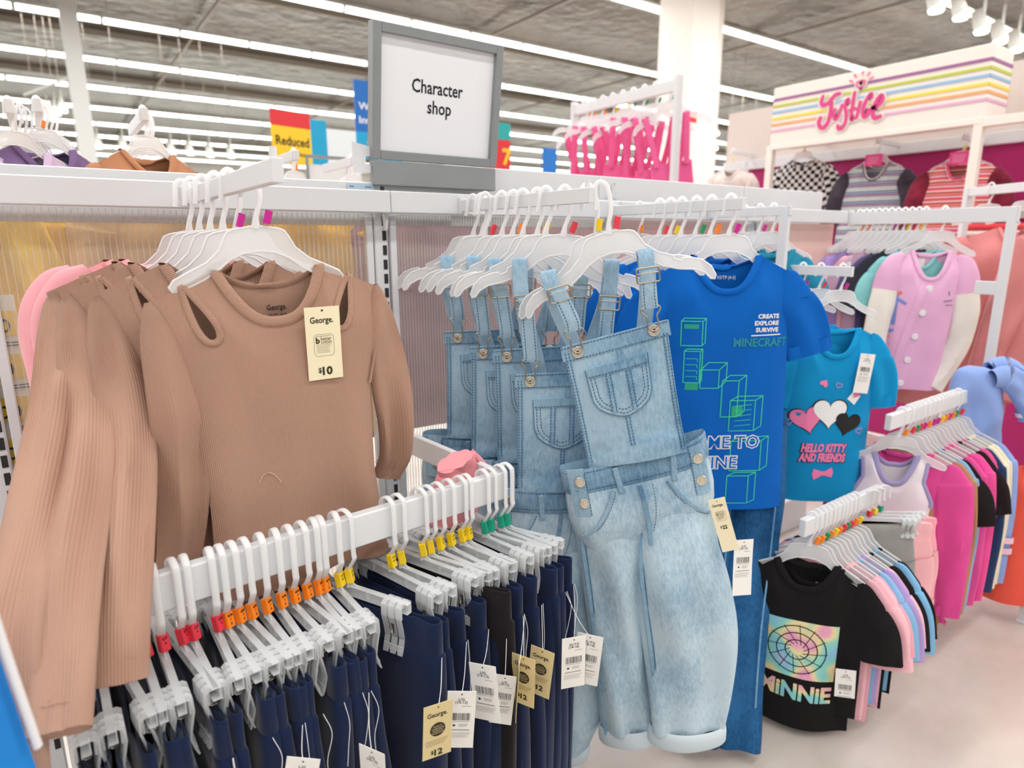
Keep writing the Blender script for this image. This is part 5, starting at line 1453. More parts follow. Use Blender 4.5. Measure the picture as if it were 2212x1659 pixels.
for k in range(5):
    z = -.152 - k * .098; x = .0 - .012 * k
    button(jk, x, float(JK.surf(np.array([x]), np.array([z]))[0]) - .002, z, .013, plain('pearl_snap', 'f4eef0', .25))
zz = np.linspace(-.14, -.56, 20); xx = -.012 * (zz + .15) / -.098 + .022 * np.sin((zz + .1) * 5)
mb = MB(); strip_on(mb, xx - .012, zz, JK.surf, .034, .003); mb.build('front_placket', LILAC, jk)
mb = MB().box((-.02, float(JK.y(np.array([-.02]), np.array([-.06]), False)[0]) - .004, -.06), (.026, .001, .05)); mb.build('neck_label', PAPER_W, jk, smooth=False)
tee_print(jk, JK, 'blue_motif', plain('print_cornflower', '7d93d8', .7), lambda mb: [seglines(mb, [(-.112, -.185), (-.108, -.30)], .014), seglines(mb, [(-.105, -.2), (-.08, -.215)], .012), heart(mb, -.112, -.33, .012)])
tee_print(jk, JK, 'orange_motif', plain('print_coral', 'e77a5b', .7), lambda mb: [heart(mb, -.105, -.175, .011), heart(mb, -.116, -.355, .007)])
tee_print(jk, JK, 'grey_motif', plain('print_grey', '6e6a78', .7), lambda mb: [seglines(mb, [(.075, -.16), (.078, -.175)], .004), seglines(mb, [(.06, -.20), (.095, -.195)], .004), seglines(mb, [(.07, -.215), (.10, -.215)], .003)])
hanger('frosted plastic hanger holding the lilac varsity jacket', None, (2.924, JY, R1Z), math.radians(-45), math.radians(2), None, 1.0)
RACK = [('blush pink', 'f3c3cb', .30), ('lavender', 'b7a3d8', .40), ('lavender', 'a892cf', .43), ('rose pink', 'f0b3c4', .46), ('rose pink', 'f4c0cd', .50), ('mauve', 'c9a6c0', .53), ('charcoal', '3d3d4a', .57), ('deep purple', '5d5580', .62), ('charcoal', '34343f', .66), ('mint', '9fdcd8', .74), ('aqua', '8fd5d6', .78)]
seenl = {}
for k, (cn, cx_, f_) in enumerate(RACK):
    yy = 1.47 - (1.47 - JY - .05) * (k + .3) / len(RACK)
    seenl[cn] = seenl.get(cn, 0) + 1
    lab = '%s top on the wide arm behind the lilac jacket, %s' % (cn, {1: 'farther back', 2: 'nearer the jacket'}[seenl[cn]])
    hang_top('rack_top', lab, 'top', cloth('rack_' + cn.replace(' ', '_') + cx_, cx_), (2.92 - .01 * (k % 3), yy, 1.335), math.radians(-45 + (k % 3 - 1) * 3), 0, 'pastel tops on the wide arm', res=(22, 22), sh=.145, nk=.078, fd=.08, slope=.04, L=.45 + .02 * (k % 3), dep=.018, fold=.008, seed=100 + k, sl=dict(L_=.17 if k % 2 else .2, a=.06, b=.018, out=.045, cuff=.052, n=14))
    hanger('frosted plastic hanger in the pastel row on the wide arm', 'hangers of the pastel row', (2.924, yy, R1Z), math.radians(-45), 0, (None, 'orange', None, None, None, 'magenta', None, 'yellow', 'red', 'yellow', None)[k] if k else 'orange', .97, .02)

# ------------------------------------------------------------------ clothes on the two low bars
def bar_top(idx, lab, colr, A, z, x, rz, group, mat=None, clip=None, z0=-.142, sc=1.0, hlab=None, hgroup=None, **kw):
    loc = (A[0] + x, A[1], z + z0)
    t, T = hang_top('rack_top', lab, 'top', mat or cloth('rack_' + colr, colr), loc, math.radians(rz), 0, group, **kw)
    hanger(hlab, hgroup, (A[0] + x, A[1], z), math.radians(rz), 0, clip, sc, .02)
    return t, T
BLK = cloth('black_jersey', '1c1a1c', sheen=.08)
mn, MN = bar_top(0, 'black tee with pastel gradient print and pastel lettering on the lowest bar', '', R4A, R4Z, .155, -58, None, BLK, 'orange', z0=-.135, hlab='frosted hanger holding the black printed tee', hgroup=None, res=(54, 54), sh=.138, nk=.08, fd=.075, bd=.02, slope=.036, ua=.2, ch=.140, wa=.142, hm=.145, L=.495, dep=.03, fold=.009, seed=151, kx=18, sl=dict(L_=.21, a=.058, b=.012, out=.045, cuff=.055, n=26, fold=.006))
m, nt, b, N, Lk = newmat('pastel_gradient_print')
tc = N('ShaderNodeTexCoord'); n = N('ShaderNodeTexNoise'); n.inputs['Scale'].default_value = 11; n.inputs['Detail'].default_value = 1
Lk(tc.outputs['Object'], n.inputs['Vector'])
cr = N('ShaderNodeValToRGB'); els = cr.color_ramp.elements
els[0].position = .32; els[0].color = lin('f0a6c8'); els[1].position = .68; els[1].color = lin('f2b8cf')
for p_, c_ in ((.42, 'f3e0a6'), (.5, '8fdccb'), (.6, '8ec8e8')): e = els.new(p_); e.color = lin(c_)
Lk(n.outputs['Fac'], cr.inputs[0]); Lk(cr.outputs[0], b.inputs['Base Color']); b.inputs['Roughness'].default_value = .5
PASTEL = m
def tri_grid(mb, x0, x1, z0, z1, nx=14, nz=14):
    X, Z = np.meshgrid(np.linspace(x0, x1, nx), np.linspace(z0, z1, nz), indexing='ij'); mb.grid(np.stack([X, 0 * X, Z], -1))
tee_print(mn, MN, 'pastel_square', PASTEL, lambda mb: tri_grid(mb, -.11, .095, -.165, -.335))
def arcs(mb):
    for r_ in (.03, .052, .074):
        a = np.linspace(0, 2 * math.pi, 40); stroke(mb, np.stack([-.005 + r_ * np.cos(a), -.25 + r_ * np.sin(a) * .95], 1), .0028)
    for q in np.linspace(0, 2 * math.pi, 12, endpoint=False): seglines(mb, [(-.005 + .018 * math.cos(q), -.25 + .018 * math.sin(q)), (-.005 + .078 * math.cos(q + .5), -.25 + .074 * math.sin(q + .5))], .0018)
tee_print(mn, MN, 'print_linework', BKP, arcs, -.0026)
tee_print(mn, MN, 'pastel_lettering', PASTEL, lambda mb: text(mb, 'MiNNiE', 2.2, .0, -.378, .047, 0, width=.185), -.002)
wt = hangtag(mn, 'back', (.118, -.052, -.275), (0, math.radians(-3), .1), h=.085, w=.050, price='L')
G4 = 'tops on the lowest bar'
C4 = [('black', '1d1b1d', .18), ('rose pink', 'f3b9c6', .205), ('shell pink', 'f6c9d2', .225), ('rose pink', 'f1b4c4', .25), ('pale blue', '8cc2ea', .27), ('lavender', 'c5a8dc', .295), ('shell pink', 'f5c3cf', .315), ('black', '201e21', .335), ('sky blue', '86bfe8', .36), ('black', '1a191c', .385)]
H4 = ['orange', 'green', 'orange', 'yellow', 'orange', 'red', 'green', 'red', 'orange', 'yellow']
cnt = {}
for k, (cn, cx_, x) in enumerate(C4):
    cnt[cn] = cnt.get(cn, 0) + 1
    lab = '%s tee in the lowest row, %s' % (cn, {1: 'first of its colour beside the black printed tee' if cn != 'black' else 'pressed against the printed one', 2: 'second of its colour along the bar', 3: 'last of its colour before the shorts'}[cnt[cn]])
    bar_top(k, lab, cx_, R4A, R4Z, x, -74 + (k % 3) * 2, G4, None, H4[k], hlab='frosted hanger with a %s size clip on the lowest bar' % H4[k], hgroup='hangers on the lowest bar with %s clips' % H4[k], res=(20, 20), sh=.145 + .004 * (k % 3), nk=.08, fd=.07, slope=.034, ua=.19, ch=.145, wa=.148, hm=.15, L=.43 + .015 * (k % 4), dep=.012, fold=.006, seed=160 + k, sl=dict(L_=.2 + .02 * (k % 3), a=.06, b=.012, out=.05, cuff=.05, n=14))
def shorts(label, colr, loc, rz, L_=.26, hw=.13):
    t = thing('shorts', label, 'shorts', loc, rz)
    mt = cloth('shorts_' + colr, colr, sheen=.25)
    P = [(0, 0, .0), (0, 0, -.012), (0, 0, -.03), (0, 0, -.05), (0, 0, -.09), (0, 0, -.15)]
    MB().sweep(P, [hw * .96, hw * .985, hw * .97, hw * .985, hw * 1.06, hw * 1.12], [.018, .022, .02, .024, .032, .034], (1, 0, 0), 32, cap=True, disp=lambda ph_, ln: .003 * np.sin(14 * np.cos(ph_)) * (1 - smooth(ln, .03, .09)) + .004 * np.sin(4 * np.cos(ph_) + 3)).build('waist', mt, t)
    for sx in (-1, 1):
        mb = MB(); sleeve(mb, [(sx * hw * .55, 0, -.11, hw * .55, .03), (sx * hw * .58, 0, -.17, hw * .58, .032), (sx * hw * .6, 0, -L_, hw * .6, .03)], 22, .004, 5 + sx); mb.build('leg', mt, t)
    return t
for k, (lab, colr, x, rz, dz, clr) in enumerate((('grey marl shorts on a clip hanger at the end of the lowest bar', '9b9896', .43, -42, 0, 'red'), ('baby pink shorts clipped beside the grey ones', 'f5b6bd', .46, -40, .0, 'yellow'), ('baby pink shorts hanging under the trimmed tank top', 'f3a9b2', .495, -38, .005, 'teal'))):
    xx, yy = R4A[0] + x, R4A[1]
    ch_ = clip_hanger('clear clip hanger holding the ' + lab.split(' on a')[0].split(' clipped')[0].split(' hanging')[0] + (' below the tank top' if k == 2 else ' on the lowest bar'), 'clip hangers of the shorts', (xx + .02, yy - .02, R4Z + .001), math.radians(rz), clr); ch_.scale = (1, 1, .62)
    shorts(lab, colr, (xx + .035, yy - .03, R4Z - .098 + dz), math.radians(rz), .30 if k else .17, .150 if k else .112)
# upper low bar
G3 = 'clothes on the bar below the jacket'
tk, TK = bar_top(0, 'white tank top with lavender binding on the bar below the jacket', '', R3A, R3Z, .085, -58, None, cloth('white_rib', 'efe6ee'), 'orange', hlab='clear hanger with an orange size clip holding the trimmed tank top', hgroup=None, res=(40, 40), sh=.092, nk=.064, fd=.10, bd=.045, slope=.02, ua=.15, ch=.115, wa=.11, hm=.112, L=.27, dep=.02, fold=.005, seed=201, trim=cloth('lavender_binding', 'a7a0cc'))
for sx in (-1, 1):
    z = np.linspace(-.02, -.165, 12); x = TK.w(z) * sx * .985; P = np.stack([x, TK.surf(x * .96, z) - .001, z], 1); MB().sweep(P, .006, .003, (1, 0, 0), 8).build('armhole_binding', M['lavender_binding'], tk)
C3 = [('hot pink', 'e3519c', .135, .55, 1), ('brown', 'b48a66', .165, .62, 1), ('pale blue', '8fb1de', .19, .45, 1), ('black', '1f1a1d', .215, .36, 0), ('hot pink', 'e8589f', .25, .50, 1), ('magenta pink', 'e04b98', .285, .54, 1), ('hot pink', 'ec5a9f', .315, .56, 1), ('black', '241d20', .35, .34, 0), ('hot pink', 'ee5c9c', .38, .5, 1), ('navy', '2c3f66', .405, .42, 1), ('cream', 'efe6cf', .435, .52, 1), ('cream', 'eadfc4', .465, .5, 1), ('periwinkle', '8fa8e0', .51, .56, 1)]
H3 = ['red', 'green', 'red', 'magenta', 'orange', 'magenta', 'magenta', 'yellow', 'orange', 'magenta', 'orange', 'green', 'red']
cnt = {}
for k, (cn, cx_, x, L_, ls) in enumerate(C3):
    cnt[cn] = cnt.get(cn, 0) + 1
    lab = '%s %s top on the upper low bar, %s' % (cn, 'long sleeve' if ls else 'short sleeve', {1: 'nearest the tank top', 2: 'second of its colour', 3: 'third of its colour', 4: 'fourth of its colour'}[cnt[cn]])
    t, T = bar_top(k, lab, cx_, R3A, R3Z, x, -66 + (k % 3) * 3, G3, None, H3[k], hlab='frosted hanger with a %s size clip on the bar below the jacket' % H3[k], hgroup='hangers below the jacket with %s clips' % H3[k], res=(22, 22), sh=.15, nk=.08, fd=.07, slope=.036, ua=.19, ch=.15, wa=.15, hm=.155, L=L_, dep=.014, fold=.008, seed=210 + k, sl=dict(L_=.5 if ls else .2, a=.058, b=.014, out=.03 if ls else .05, cuff=.036 if ls else .05, n=16, fold=.005))
    if cn == 'periwinkle':
        for z in (-.36, -.40):
            for sx in (-1, 1):
                MB().sweep([(sx * .178, 0, z), (sx * .179, 0, z - .022)], .046, .018, (1, 0, 0), 16, cap=False).build('sleeve_stripe', cloth('pale_stripe', 'f1c6d6'), t)
# frilled trousers and leggings of the sets seen below
def legs_below(label, colr, x, dz, hw, L_, frill=False):
    t = thing('leggings', label, 'leggings', (R3A[0] + x, R3A[1] - .02, R3Z - .30 - dz), math.radians(-64)); mt = cloth('legging_' + colr, colr)
    for sx in (-1, 1):
        mb = MB(); sleeve(mb, [(sx * hw, 0, .05, hw, .02), (sx * hw, 0, -.1, hw, .022), (sx * hw * 1.05, 0, -.3, hw * .9, .02), (sx * hw * 1.1, 0, -L_, hw, .018)], 20, .006, 3 + sx); lg = mb.build('leg', mt, t)
        if frill:
            n = 60; a = np.linspace(0, 2 * math.pi, n, endpoint=False); r0 = np.stack([sx * hw * 1.1 + hw * np.cos(a), .018 * np.sin(a), np.full(n, -L_ + .004)], 1); r1 = r0.copy(); r1[:, 0] += .01 * np.cos(a) + .003 * np.sin(9 * a); r1[:, 1] += .010 * np.sin(a) + .006 * np.sin(14 * a); r1[:, 2] -= .016 + .004 * np.sin(11 * a)
            mb = MB(); mb.grid(np.stack([r0, r1]), None, wrapv=True); mb.build('frill', mt, lg)
legs_below('tan wide leggings hanging lowest beside the black printed tee row', 'b68b68', .155, .0, .055, .50)
legs_below('hot pink frilled leggings below the first hot pink top', 'e0559f', .24, .0, .06, .44, True)
legs_below('pale pink flared leggings nearly touching the floor', 'f2b7cd', .20, .03, .06, .48)
legs_below('hot pink frilled leggings farther along the row', 'e85aa2', .40, .0, .06, .42, True)
# periwinkle sweatshirt thrown over the end of the bar
PERI = cloth('periwinkle_fleece', '8faae4', sheen=.3)
sb = thing('sweatshirt', 'periwinkle sweatshirt bunched over the bar end with white striped cuffs', 'sweatshirt', (R3A[0] + R3L + .05, R3A[1] - .01, R3Z))
mb = MB(); sleeve(mb, [(.01, .0, .075, .02, .02), (.008, .0, .065, .06, .04), (.006, .0, .035, .085, .055), (.006, -.005, -.03, .10, .06), (.01, -.01, -.14, .105, .055), (.012, -.01, -.28, .10, .05), (.012, -.01, -.42, .10, .045)], 44, .012, 4, lip=False, side=(.81, -.58, 0), kz=40); mb.build('body', PERI, sb)
for k, (dx, dz, L_) in enumerate(((.0, .0, 1.0), (.055, .022, 1.1))):
    q = lambda u, z, a, b_: (dx + .81 * u * L_, -.04 - .58 * u * L_ - .03 * (1 - k), dz + z, a, b_)
    pts = [q(-.03, .045, .03, .025), q(.02, .050, .042, .03), q(.07, .012, .042, .03), q(.105, -.045, .038, .028), q(.125, -.10, .034, .024)]
    mb = MB(); sleeve(mb, pts, 24, .008, 14 + k, side=(.81, -.58, 0), kz=50); s_ = mb.build('sleeve', PERI, sb)
    c1, c0 = np.array(pts[-1][:3]), np.array(pts[-2][:3]); d_ = (c0 - c1) / np.linalg.norm(c0 - c1)
    MB().sweep([c1 + d_ * .018, c1 + d_ * .034], .0385, .0290, (.81, -.58, 0), 24, cap=False).build('white_stripe', cloth('white_stripe', 'f0f0f6'), s_)
# salmon garments beyond the frame post
SALM = cloth('salmon_fleece', 'd98b8b', sheen=.3)
for k, (x, y, z, rz, lab) in enumerate(((3.45, 1.02, 1.42, -60, 'salmon pink hoodie hanging beyond the tall end post'), (3.30, .70, 1.46, -65, 'salmon pink sweatshirt at the edge of view behind the post'), (3.62, 1.22, 1.30, -50, 'dusty rose hoodie seen through the end frame'))):
    hang_top('hoodie', lab, 'hoodie', SALM if k != 2 else cloth('dusty_rose_fleece', 'cf8a8c', sheen=.3), (x, y, z), math.radians(rz), math.radians(4), 'salmon hoodies', res=(30, 30), sh=.22, ch=.24, wa=.25, hm=.26, nk=.09, fd=.09, slope=.06, L=.75, dep=.07, fold=.02, seed=300 + k, kx=14, sl=dict(L_=.62, a=.085, b=.045, out=.06, cuff=.06, n=20, fold=.012))
CORAL = cloth('coral_red_fleece', 'f0614f')
hang_top('hoodie', 'coral red garment low behind the sweatshirt sleeve', 'hoodie', CORAL, (2.75, .62, .60), math.radians(-60), 0, None, res=(24, 24), sh=.15, L=.52, dep=.04, fold=.012, seed=311, sl=dict(L_=.3, a=.06, b=.03))

# ------------------------------------------------------------------ pink overalls rack beyond the wall
pkx, pky = onY(1460, 300, 2.5)[0], 2.5
rk = thing('garment_rack', 'tall white frame rack of pink strap overalls beyond the wall', 'rack', (pkx, pky, 0))
ztop_r = onY(1458, 160, pky)[2]
MB().box((0, 0, ztop_r / 2), (.045, .03, ztop_r), .002).build('post', WHITE, rk, smooth=False)
MB().box((0, .42, ztop_r - .05), (.03, .84, .06), .002).build('top_bar', WHITE, rk, smooth=False)
MB().box((0, .85, ztop_r / 2), (.045, .03, ztop_r), .002).build('post', WHITE, rk, smooth=False)
mb = MB(); pin(mb, 0, 0, ztop_r); mb.build('stop_pin', WHITE, rk)
HPK = cloth('hot_pink_twill', 'ee6aa2')
for k in range(9):
    yy = pky + .08 + k * .085
    rz = math.radians(-32 + (k % 3) * 5)
    sc = 1.2
    hanger('white plastic hanger on the pink overalls rack with a %s size clip' % ('green' if k < 4 else 'yellow' if k < 6 else 'orange'), 'overalls rack hangers %s' % ('green' if k < 4 else 'yellow' if k < 6 else 'orange'), (pkx + .004, yy, ztop_r - .015), rz, math.radians((k % 4 - 1.5) * 6), 'green' if k < 4 else 'yellow' if k < 6 else 'orange', sc, .018, True)
    t = thing('strap_overalls', 'pair of hot pink strap overalls on the tall rack', 'overalls', (pkx, yy, ztop_r - .205), rz, math.radians((k % 4 - 1.5) * 6), 'pink overalls on the tall rack')
    dz = .03 * (k % 3)
    for sx in (-1, 1):
        mb = MB(); strap(mb, [(sx * .085, -.022, -.26 - dz), (sx * .10, -.020, -.12), (sx * .115, -.014, .0), (sx * .116, -.002, .010), (sx * .115, .010, .0), (sx * .09, .018, -.14), (sx * .04, .022, -.30)], .034, .003); mb.build('strap', HPK, t)
    X, Z = np.meshgrid(np.linspace(-.12, .12, 14), np.linspace(-.24 - dz, -.62, 12), indexing='ij'); mb = MB(); slab(mb, X, Z, -.02 + fold_fn(400 + k, .02, 20)(X, Z), .004); mb.build('bib', HPK, t)
# ------------------------------------------------------------------ garment tops peeking over the wall on the left
def peek(label, px, py, Y, colr, seed, rz=20, clr=None):
    p = onY(px, py, Y)
    t, T = hang_top('rack_top', label, 'top', cloth('peek_' + colr, colr), (p[0], Y, p[2]), math.radians(rz), 0, None, res=(24, 24), sh=.15, nk=.07, slope=.05, L=.45, dep=.04, fold=.014, seed=seed, sl=dict(L_=.3, a=.06, b=.03))
    h = hanger('frosted hanger hooked over the far arm above the ' + label.split(' top')[0] + ' top', 'far rail hangers', (p[0], Y, p[2] + .105), math.radians(rz), 0, clr, .75)
    for q_ in (1, 2, 3): hanger('frosted hanger nested on the far arm above the ' + label.split(' top')[0] + ' top', 'far rail hangers nested above the ' + label.split(' top')[0], (p[0] + .01 * q_, Y + .045 * q_, p[2] + .105), math.radians(rz), 0, None, .75)
    mb = MB().box((0, .13, -.015), (.015, .32, .03), .001)
    a_ = thing('display_arm', 'white display arm on the far side under the ' + label.split(' top')[0] + ' top', 'display arm', (p[0], Y, p[2] + .104), 0); mb.build('arm_tube', WHITE, a_, smooth=False)
peek('purple striped top peeking over the wall', 95, 318, 1.95, '7d6590', 501, 30, 'orange')
peek('lilac top peeking over the wall in the corner', 35, 325, 1.88, 'c9b2cf', 503, 30)
peek('brown top peeking over the wall', 320, 330, 1.95, 'b98362', 505, 25)
peek('plum top peeking over the wall beyond the arm pin', 640, 398, 2.2, '7d4a63', 507, 25, 'orange')
peek('blush top peeking over the wall by the grey sign', 765, 404, 2.3, 'e7a9b8', 509, 20)

# ------------------------------------------------------------------ striped shop fascia and its wall
JX = 4.1
jy0, jy1 = onX(2133, 200, JX)[1], onX(1668, 250, JX)[1]
jz0, jz1 = onX(1668, 315, JX)[2], onX(1668, 192, JX)[2]
fa = thing('shop_fascia', 'white shop fascia box with pastel stripes and pink script lettering', 'sign', (JX, (jy0 + jy1) / 2, jz0))
fl, fh_ = jy1 - jy0, jz1 - jz0
MB().box((.14, 0, fh_ / 2), (.28, fl, fh_), .004).build('fascia_box', CREAM, fa, smooth=False)
# stripes: (height fraction, colour); they wrap round the near end
for k, (f_, c_) in enumerate(((.79, 'a06a9d'), (.68, 'c3cf5a'), (.575, '9cc3e6'), (.465, 'f2df52'), (.36, 'f0b27c'), (.255, 'e3b6d2'))):
    mt = plain('stripe_' + c_, c_, .6)
    MB().box((-.002, 0, fh_ * f_), (.006, fl, fh_ * .042)).box((.14, -fl / 2 - .001, fh_ * f_), (.28, .006, fh_ * .042)).build('stripe', mt, fa, smooth=False)
# hand drawn lettering: strokes in face coordinates u (0..1 left to right along the face), v (up, in face heights)
SCR = [([(.245, .60), (.232, .50), (.252, .42), (.30, .44), (.345, .52), (.375, .585), (.425, .60)], .036),
       ([(.335, .52), (.347, .40), (.344, .22), (.325, .05), (.285, -.04), (.245, -.01), (.225, .09), (.240, .17)], .040),
       ([(.392, .30), (.385, .19), (.402, .10), (.425, .12), (.448, .24), (.462, .36)], .030),
       ([(.535, .40), (.525, .45), (.503, .42), (.502, .30), (.520, .16), (.516, .0), (.490, -.10), (.452, -.10), (.440, -.04)], .033),
       ([(.585, .56), (.578, .35), (.572, .14), (.580, .04), (.596, .07)], .033), ([(.552, .235), (.612, .250)], .026),
       ([(.655, .36), (.642, .20), (.630, .06)], .032),
       ([(.765, .42), (.755, .475), (.728, .43), (.700, .30), (.692, .14), (.708, .06), (.735, .08), (.752, .18)], .036),
       ([(.795, .20), (.84, .24), (.872, .33), (.862, .41), (.832, .38), (.800, .24), (.795, .08), (.82, .0), (.87, .02)], .038)]
def face(u, v): return np.array([fl * (.5 - u), v * fh_])          # along -y of the box, up
pinkm = plain('script_pink', 'e0448a', .6)
for k, (mt, grow, xo) in enumerate(((CREAM, .032, -.0060), (pinkm, 0.0, -.0110))):
    mb = MB()
    for pts, wd in SCR:
        P = cat([face(.272 + (u - .222) * .47, .215 + v * .80) for u, v in pts], 6)
        m2 = MB(); stroke(m2, P, (wd + grow) * fl * .52, 0.0); xo -= .0003
        V = np.concatenate(m2.v); mb.add(np.stack([np.full(len(V), xo), V[:, 0], V[:, 2]], 1), m2.f)
    hp_ = heart_pts(36); c0 = face(.468, .775)
    P = np.concatenate([hp_, hp_[:1]]) * .036 * fl * .62 * [-1, 1] + c0
    m2 = MB(); stroke(m2, P, (.014 + grow * .8) * fl * .52, 0.0); V = np.concatenate(m2.v); mb.add(np.stack([np.full(len(V), xo), V[:, 0], V[:, 2]], 1), m2.f)
    if k:
        for a_ in (20, 50, 85, 125, 155):
            q0 = c0 + np.array([-math.cos(math.radians(a_)), math.sin(math.radians(a_))]) * .055; q1 = c0 + np.array([-math.cos(math.radians(a_)), math.sin(math.radians(a_))]) * .075
            m2 = MB(); stroke(m2, np.array([q0, (q0 + q1) / 2, q1]), .009); V = np.concatenate(m2.v); mb.add(np.stack([np.full(len(V), xo), V[:, 0], V[:, 2]], 1), m2.f)
    mb.build('lettering' if k else 'lettering_halo', mt, fa, smooth=False)
# the fixture under it
MAG = plain('magenta_panel', 'b5216f', .6)
sf = thing('shop_fixture', 'cream frame fixture with a magenta back wall under the striped fascia', 'fixture', (JX, (jy0 + jy1) / 2, 0))
for yy in (-fl / 2 + .02, fl / 2): MB().box((.02, yy, jz0 / 2), (.045, .045, jz0), .003).build('post', CREAM, sf, smooth=False)
MB().box((.02, 0, jz0 - .012), (.05, fl, .03), .002).build('front_beam', CREAM, sf, smooth=False)
MB().box((.02, -fl / 2 - .6, jz0 - .02), (.05, 1.2, .045), .002).build('front_beam', CREAM, sf, smooth=False)
MB().box((.62, 0, .97), (.02, fl + 1.6, 1.92), .0).build('back_panel', MAG, sf, smooth=False)
MB().box((.60, 0, 1.96), (.05, fl + 1.6, .07), .002).build('back_rail', WHITE, sf, smooth=False)
MB().box((.60, 0, 1.52), (.04, fl + 1.6, .05), .002).build('back_rail', WHITE, sf, smooth=False)
MB().box((.62, 0, 2.17), (.02, fl + 1.6, .42), .0).build('upper_panel', plain('upper_panel', 'd9cdc6', .7), sf, smooth=False)
STR1 = cloth('multi_stripe_knit', 'ffffff', stripes=(.06, [(0, '3a3438'), (.12, 'f0eef0'), (.25, '8fb2b0'), (.38, 'f0eef0'), (.5, '564a44'), (.62, 'c9a6cf'), (.75, '3a3438'), (.85, 'a9c2dc')]))
STR2 = cloth('red_stripe_knit', 'ffffff', stripes=(.06, [(0, 'a8343a'), (.16, 'f6d9dd'), (.3, 'e36a52'), (.45, 'd94f86'), (.6, 'f6d9dd'), (.72, 'c23f5e'), (.86, 'f3a08c')]))
PLD = cloth('black_white_plaid', 'ffffff', plaid=(38, '1e1c1e', 'e6e3e2'))
for k, (px, py, mt, lab, nm) in enumerate(((1735, 345, PLD, 'black and white plaid shirt under the striped fascia', 'plaid_shirt'), (1893, 352, STR1, 'grey and lilac striped v-neck knit on the magenta wall', 'striped_knit'), (2078, 348, STR2, 'red and pink striped v-neck knit behind the cream post', 'striped_knit'))):
    p = onX(px, py, JX + .30)
    hang_top(nm, lab, 'top', mt, (JX + .30, p[1], p[2]), math.radians(-82), 0, None, res=(30, 30), sh=.19, nk=.08, fd=.11 if k else .05, slope=.06, ch=.2, wa=.2, hm=.21, L=.6, dep=.05, fold=.012, seed=600 + k, sl=dict(L_=.32, a=.07, b=.04, out=.05, cuff=.055, mat=mt if k == 0 else cloth('floral_%d' % k, ('4a4550', '8a2e45')[k - 1], var=.5)))
    hanger('white hanger of the ' + lab.split(' on')[0].split(' under')[0].split(' behind')[0], 'shop wall hangers', (JX + .30, p[1], p[2] + .15), math.radians(-82), 0, 'yellow' if k != 1 else None, 1.1)
    if k:
        cd = thing('hanger_card', 'pink header card on the hanger of the ' + lab.split(' v-neck')[0] + ' knit', 'card', (JX + .26, p[1], p[2] + .015), math.radians(-82))
        MB().box((0, 0, 0), (.10, .003, .07), .001).build('card', plain('hot_pink_card', 'f04a9a', .6), cd, smooth=False)
        mb = MB(); lines(mb, 0, .015, .07, 4, .012, -.0025, .004); mb.build('print', plain('pale_pink_print', 'f9b6d6', .6), cd, smooth=False)
    aa = thing('display_arm', 'white arm on the magenta wall holding the ' + lab.split(' on')[0].split(' under')[0].split(' behind')[0], 'display arm', (JX + .30, p[1], p[2] + .147), 0)
    MB().box((.15, 0, -.015), (.34, .015, .03), .001).build('arm_tube', WHITE, aa, smooth=False)
# stuffed hanging animal-print bundle left of the plaid shirt
p = onX(1580, 375, JX + .35)
hang_top('rack_top', 'cream patterned top seen between the overalls rack and the plaid shirt', 'top', cloth('cream_pattern', 'e9dcd6', var=.35), (JX + .35, p[1], p[2] + .03), math.radians(-80), 0, None, res=(24, 24), sh=.17, nk=.07, slope=.05, L=.5, dep=.06, fold=.015, seed=640, sl=dict(L_=.3, a=.06, b=.04))
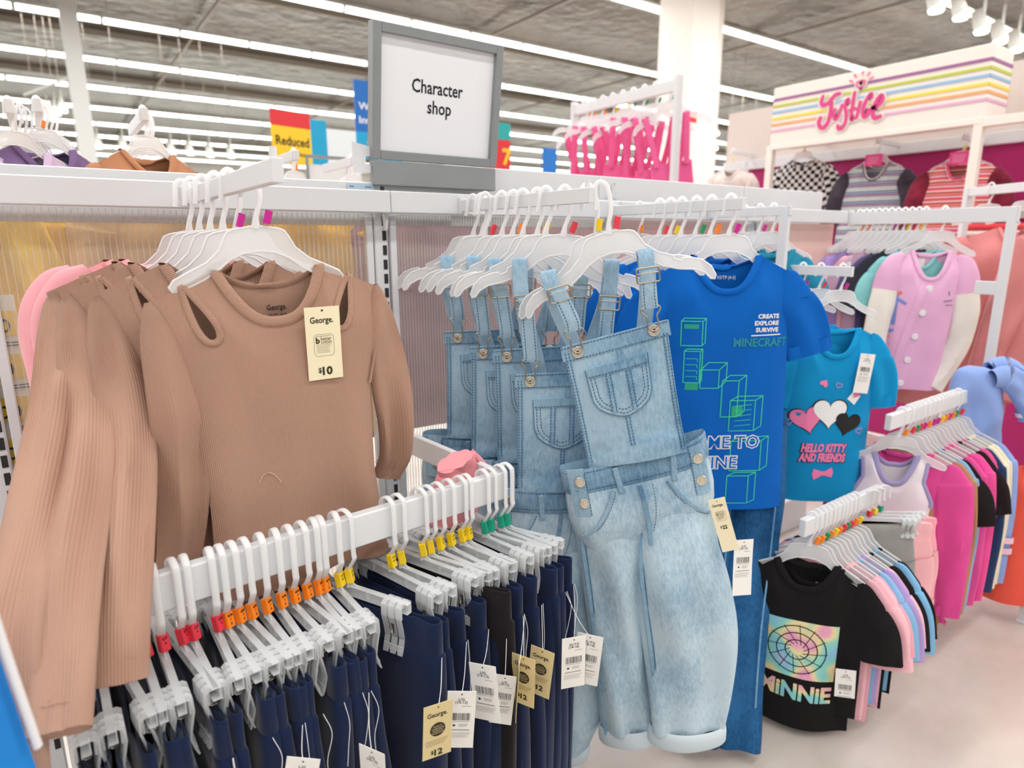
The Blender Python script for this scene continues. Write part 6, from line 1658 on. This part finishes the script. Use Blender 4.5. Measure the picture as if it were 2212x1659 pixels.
# folded knits on a shelf seen through the end frame
for k in range(9):
    c_ = ('d9474f', 'f0ddd8', 'b5353c', 'e56f8d', 'f4c9d2', 'd94a78', 'e9855f', 'f3b9c4', 'c8483f')[k]
    pz = onX(2120, 490 + k * 14, JX - .1)
    t = thing('folded_knit', 'folded %s knit in the stack behind the end frame' % ('red', 'white', 'dark red', 'rose', 'blush', 'pink', 'orange', 'pale rose', 'rust')[k], 'knitwear', (JX + .1, pz[1], pz[2]), math.radians(-85), 0, 'folded knits')
    MB().sweep([(-.14, 0, 0), (-.13, 0, 0), (.13, 0, 0), (.14, 0, 0)], [.10, .12, .12, .10], [.010, .019, .019, .010], (0, 1, 0), 14, power=4).build('fold', cloth('fold_' + c_, c_), t)
hanger('white hanger of the cream patterned top beside the plaid shirt', None, (JX + .35, p[1], p[2] + .175), math.radians(-80), 0, 'yellow', 1.0)
aa = thing('display_arm', 'white arm on the magenta wall holding the cream patterned top', 'display arm', (JX + .35, p[1], p[2] + .172), 0)
MB().box((.13, 0, -.015), (.30, .015, .03), .001).build('arm_tube', WHITE, aa, smooth=False)
# rack carrying the salmon hoodies beyond the end frame, and the low stand of the coral garment
a_, b_ = np.array([3.22, .56]), np.array([3.70, 1.34]); ln_ = np.linalg.norm(b_ - a_)
rk2 = thing('garment_rack', 'white rack beyond the end frame carrying the salmon hoodies', 'rack', (a_[0], a_[1], 0), math.atan2(b_[1] - a_[1], b_[0] - a_[0]))
MB().box((ln_ / 2, 0, 1.60), (ln_, .02, .04), .002).build('bar_tube', WHITE, rk2, smooth=False)
for x_ in (.0, ln_): MB().box((x_, 0, .81), (.03, .03, 1.62), .002).build('post', WHITE, rk2, smooth=False)
for k, (x_, y_, z_, rz_) in enumerate(((3.45, 1.02, 1.42, -60), (3.30, .70, 1.46, -65), (3.62, 1.22, 1.30, -50))):
    hanger('white hanger inside a salmon hoodie on the rack beyond the end frame', 'hoodie hangers', (x_, y_, 1.622), math.radians(rz_), 0, None, 1.0)
st_ = thing('hang_bar', 'low white stand holding the coral red garment', 'hang bar', (2.75, .62, 0))
MB().box((0, .0, .31), (.02, .02, .62), .002).build('stand_post', WHITE, st_, smooth=False)
MB().box((0, 0, .004), (.03, .03, .008), .002).build('stand_foot', WHITE, st_, smooth=False)
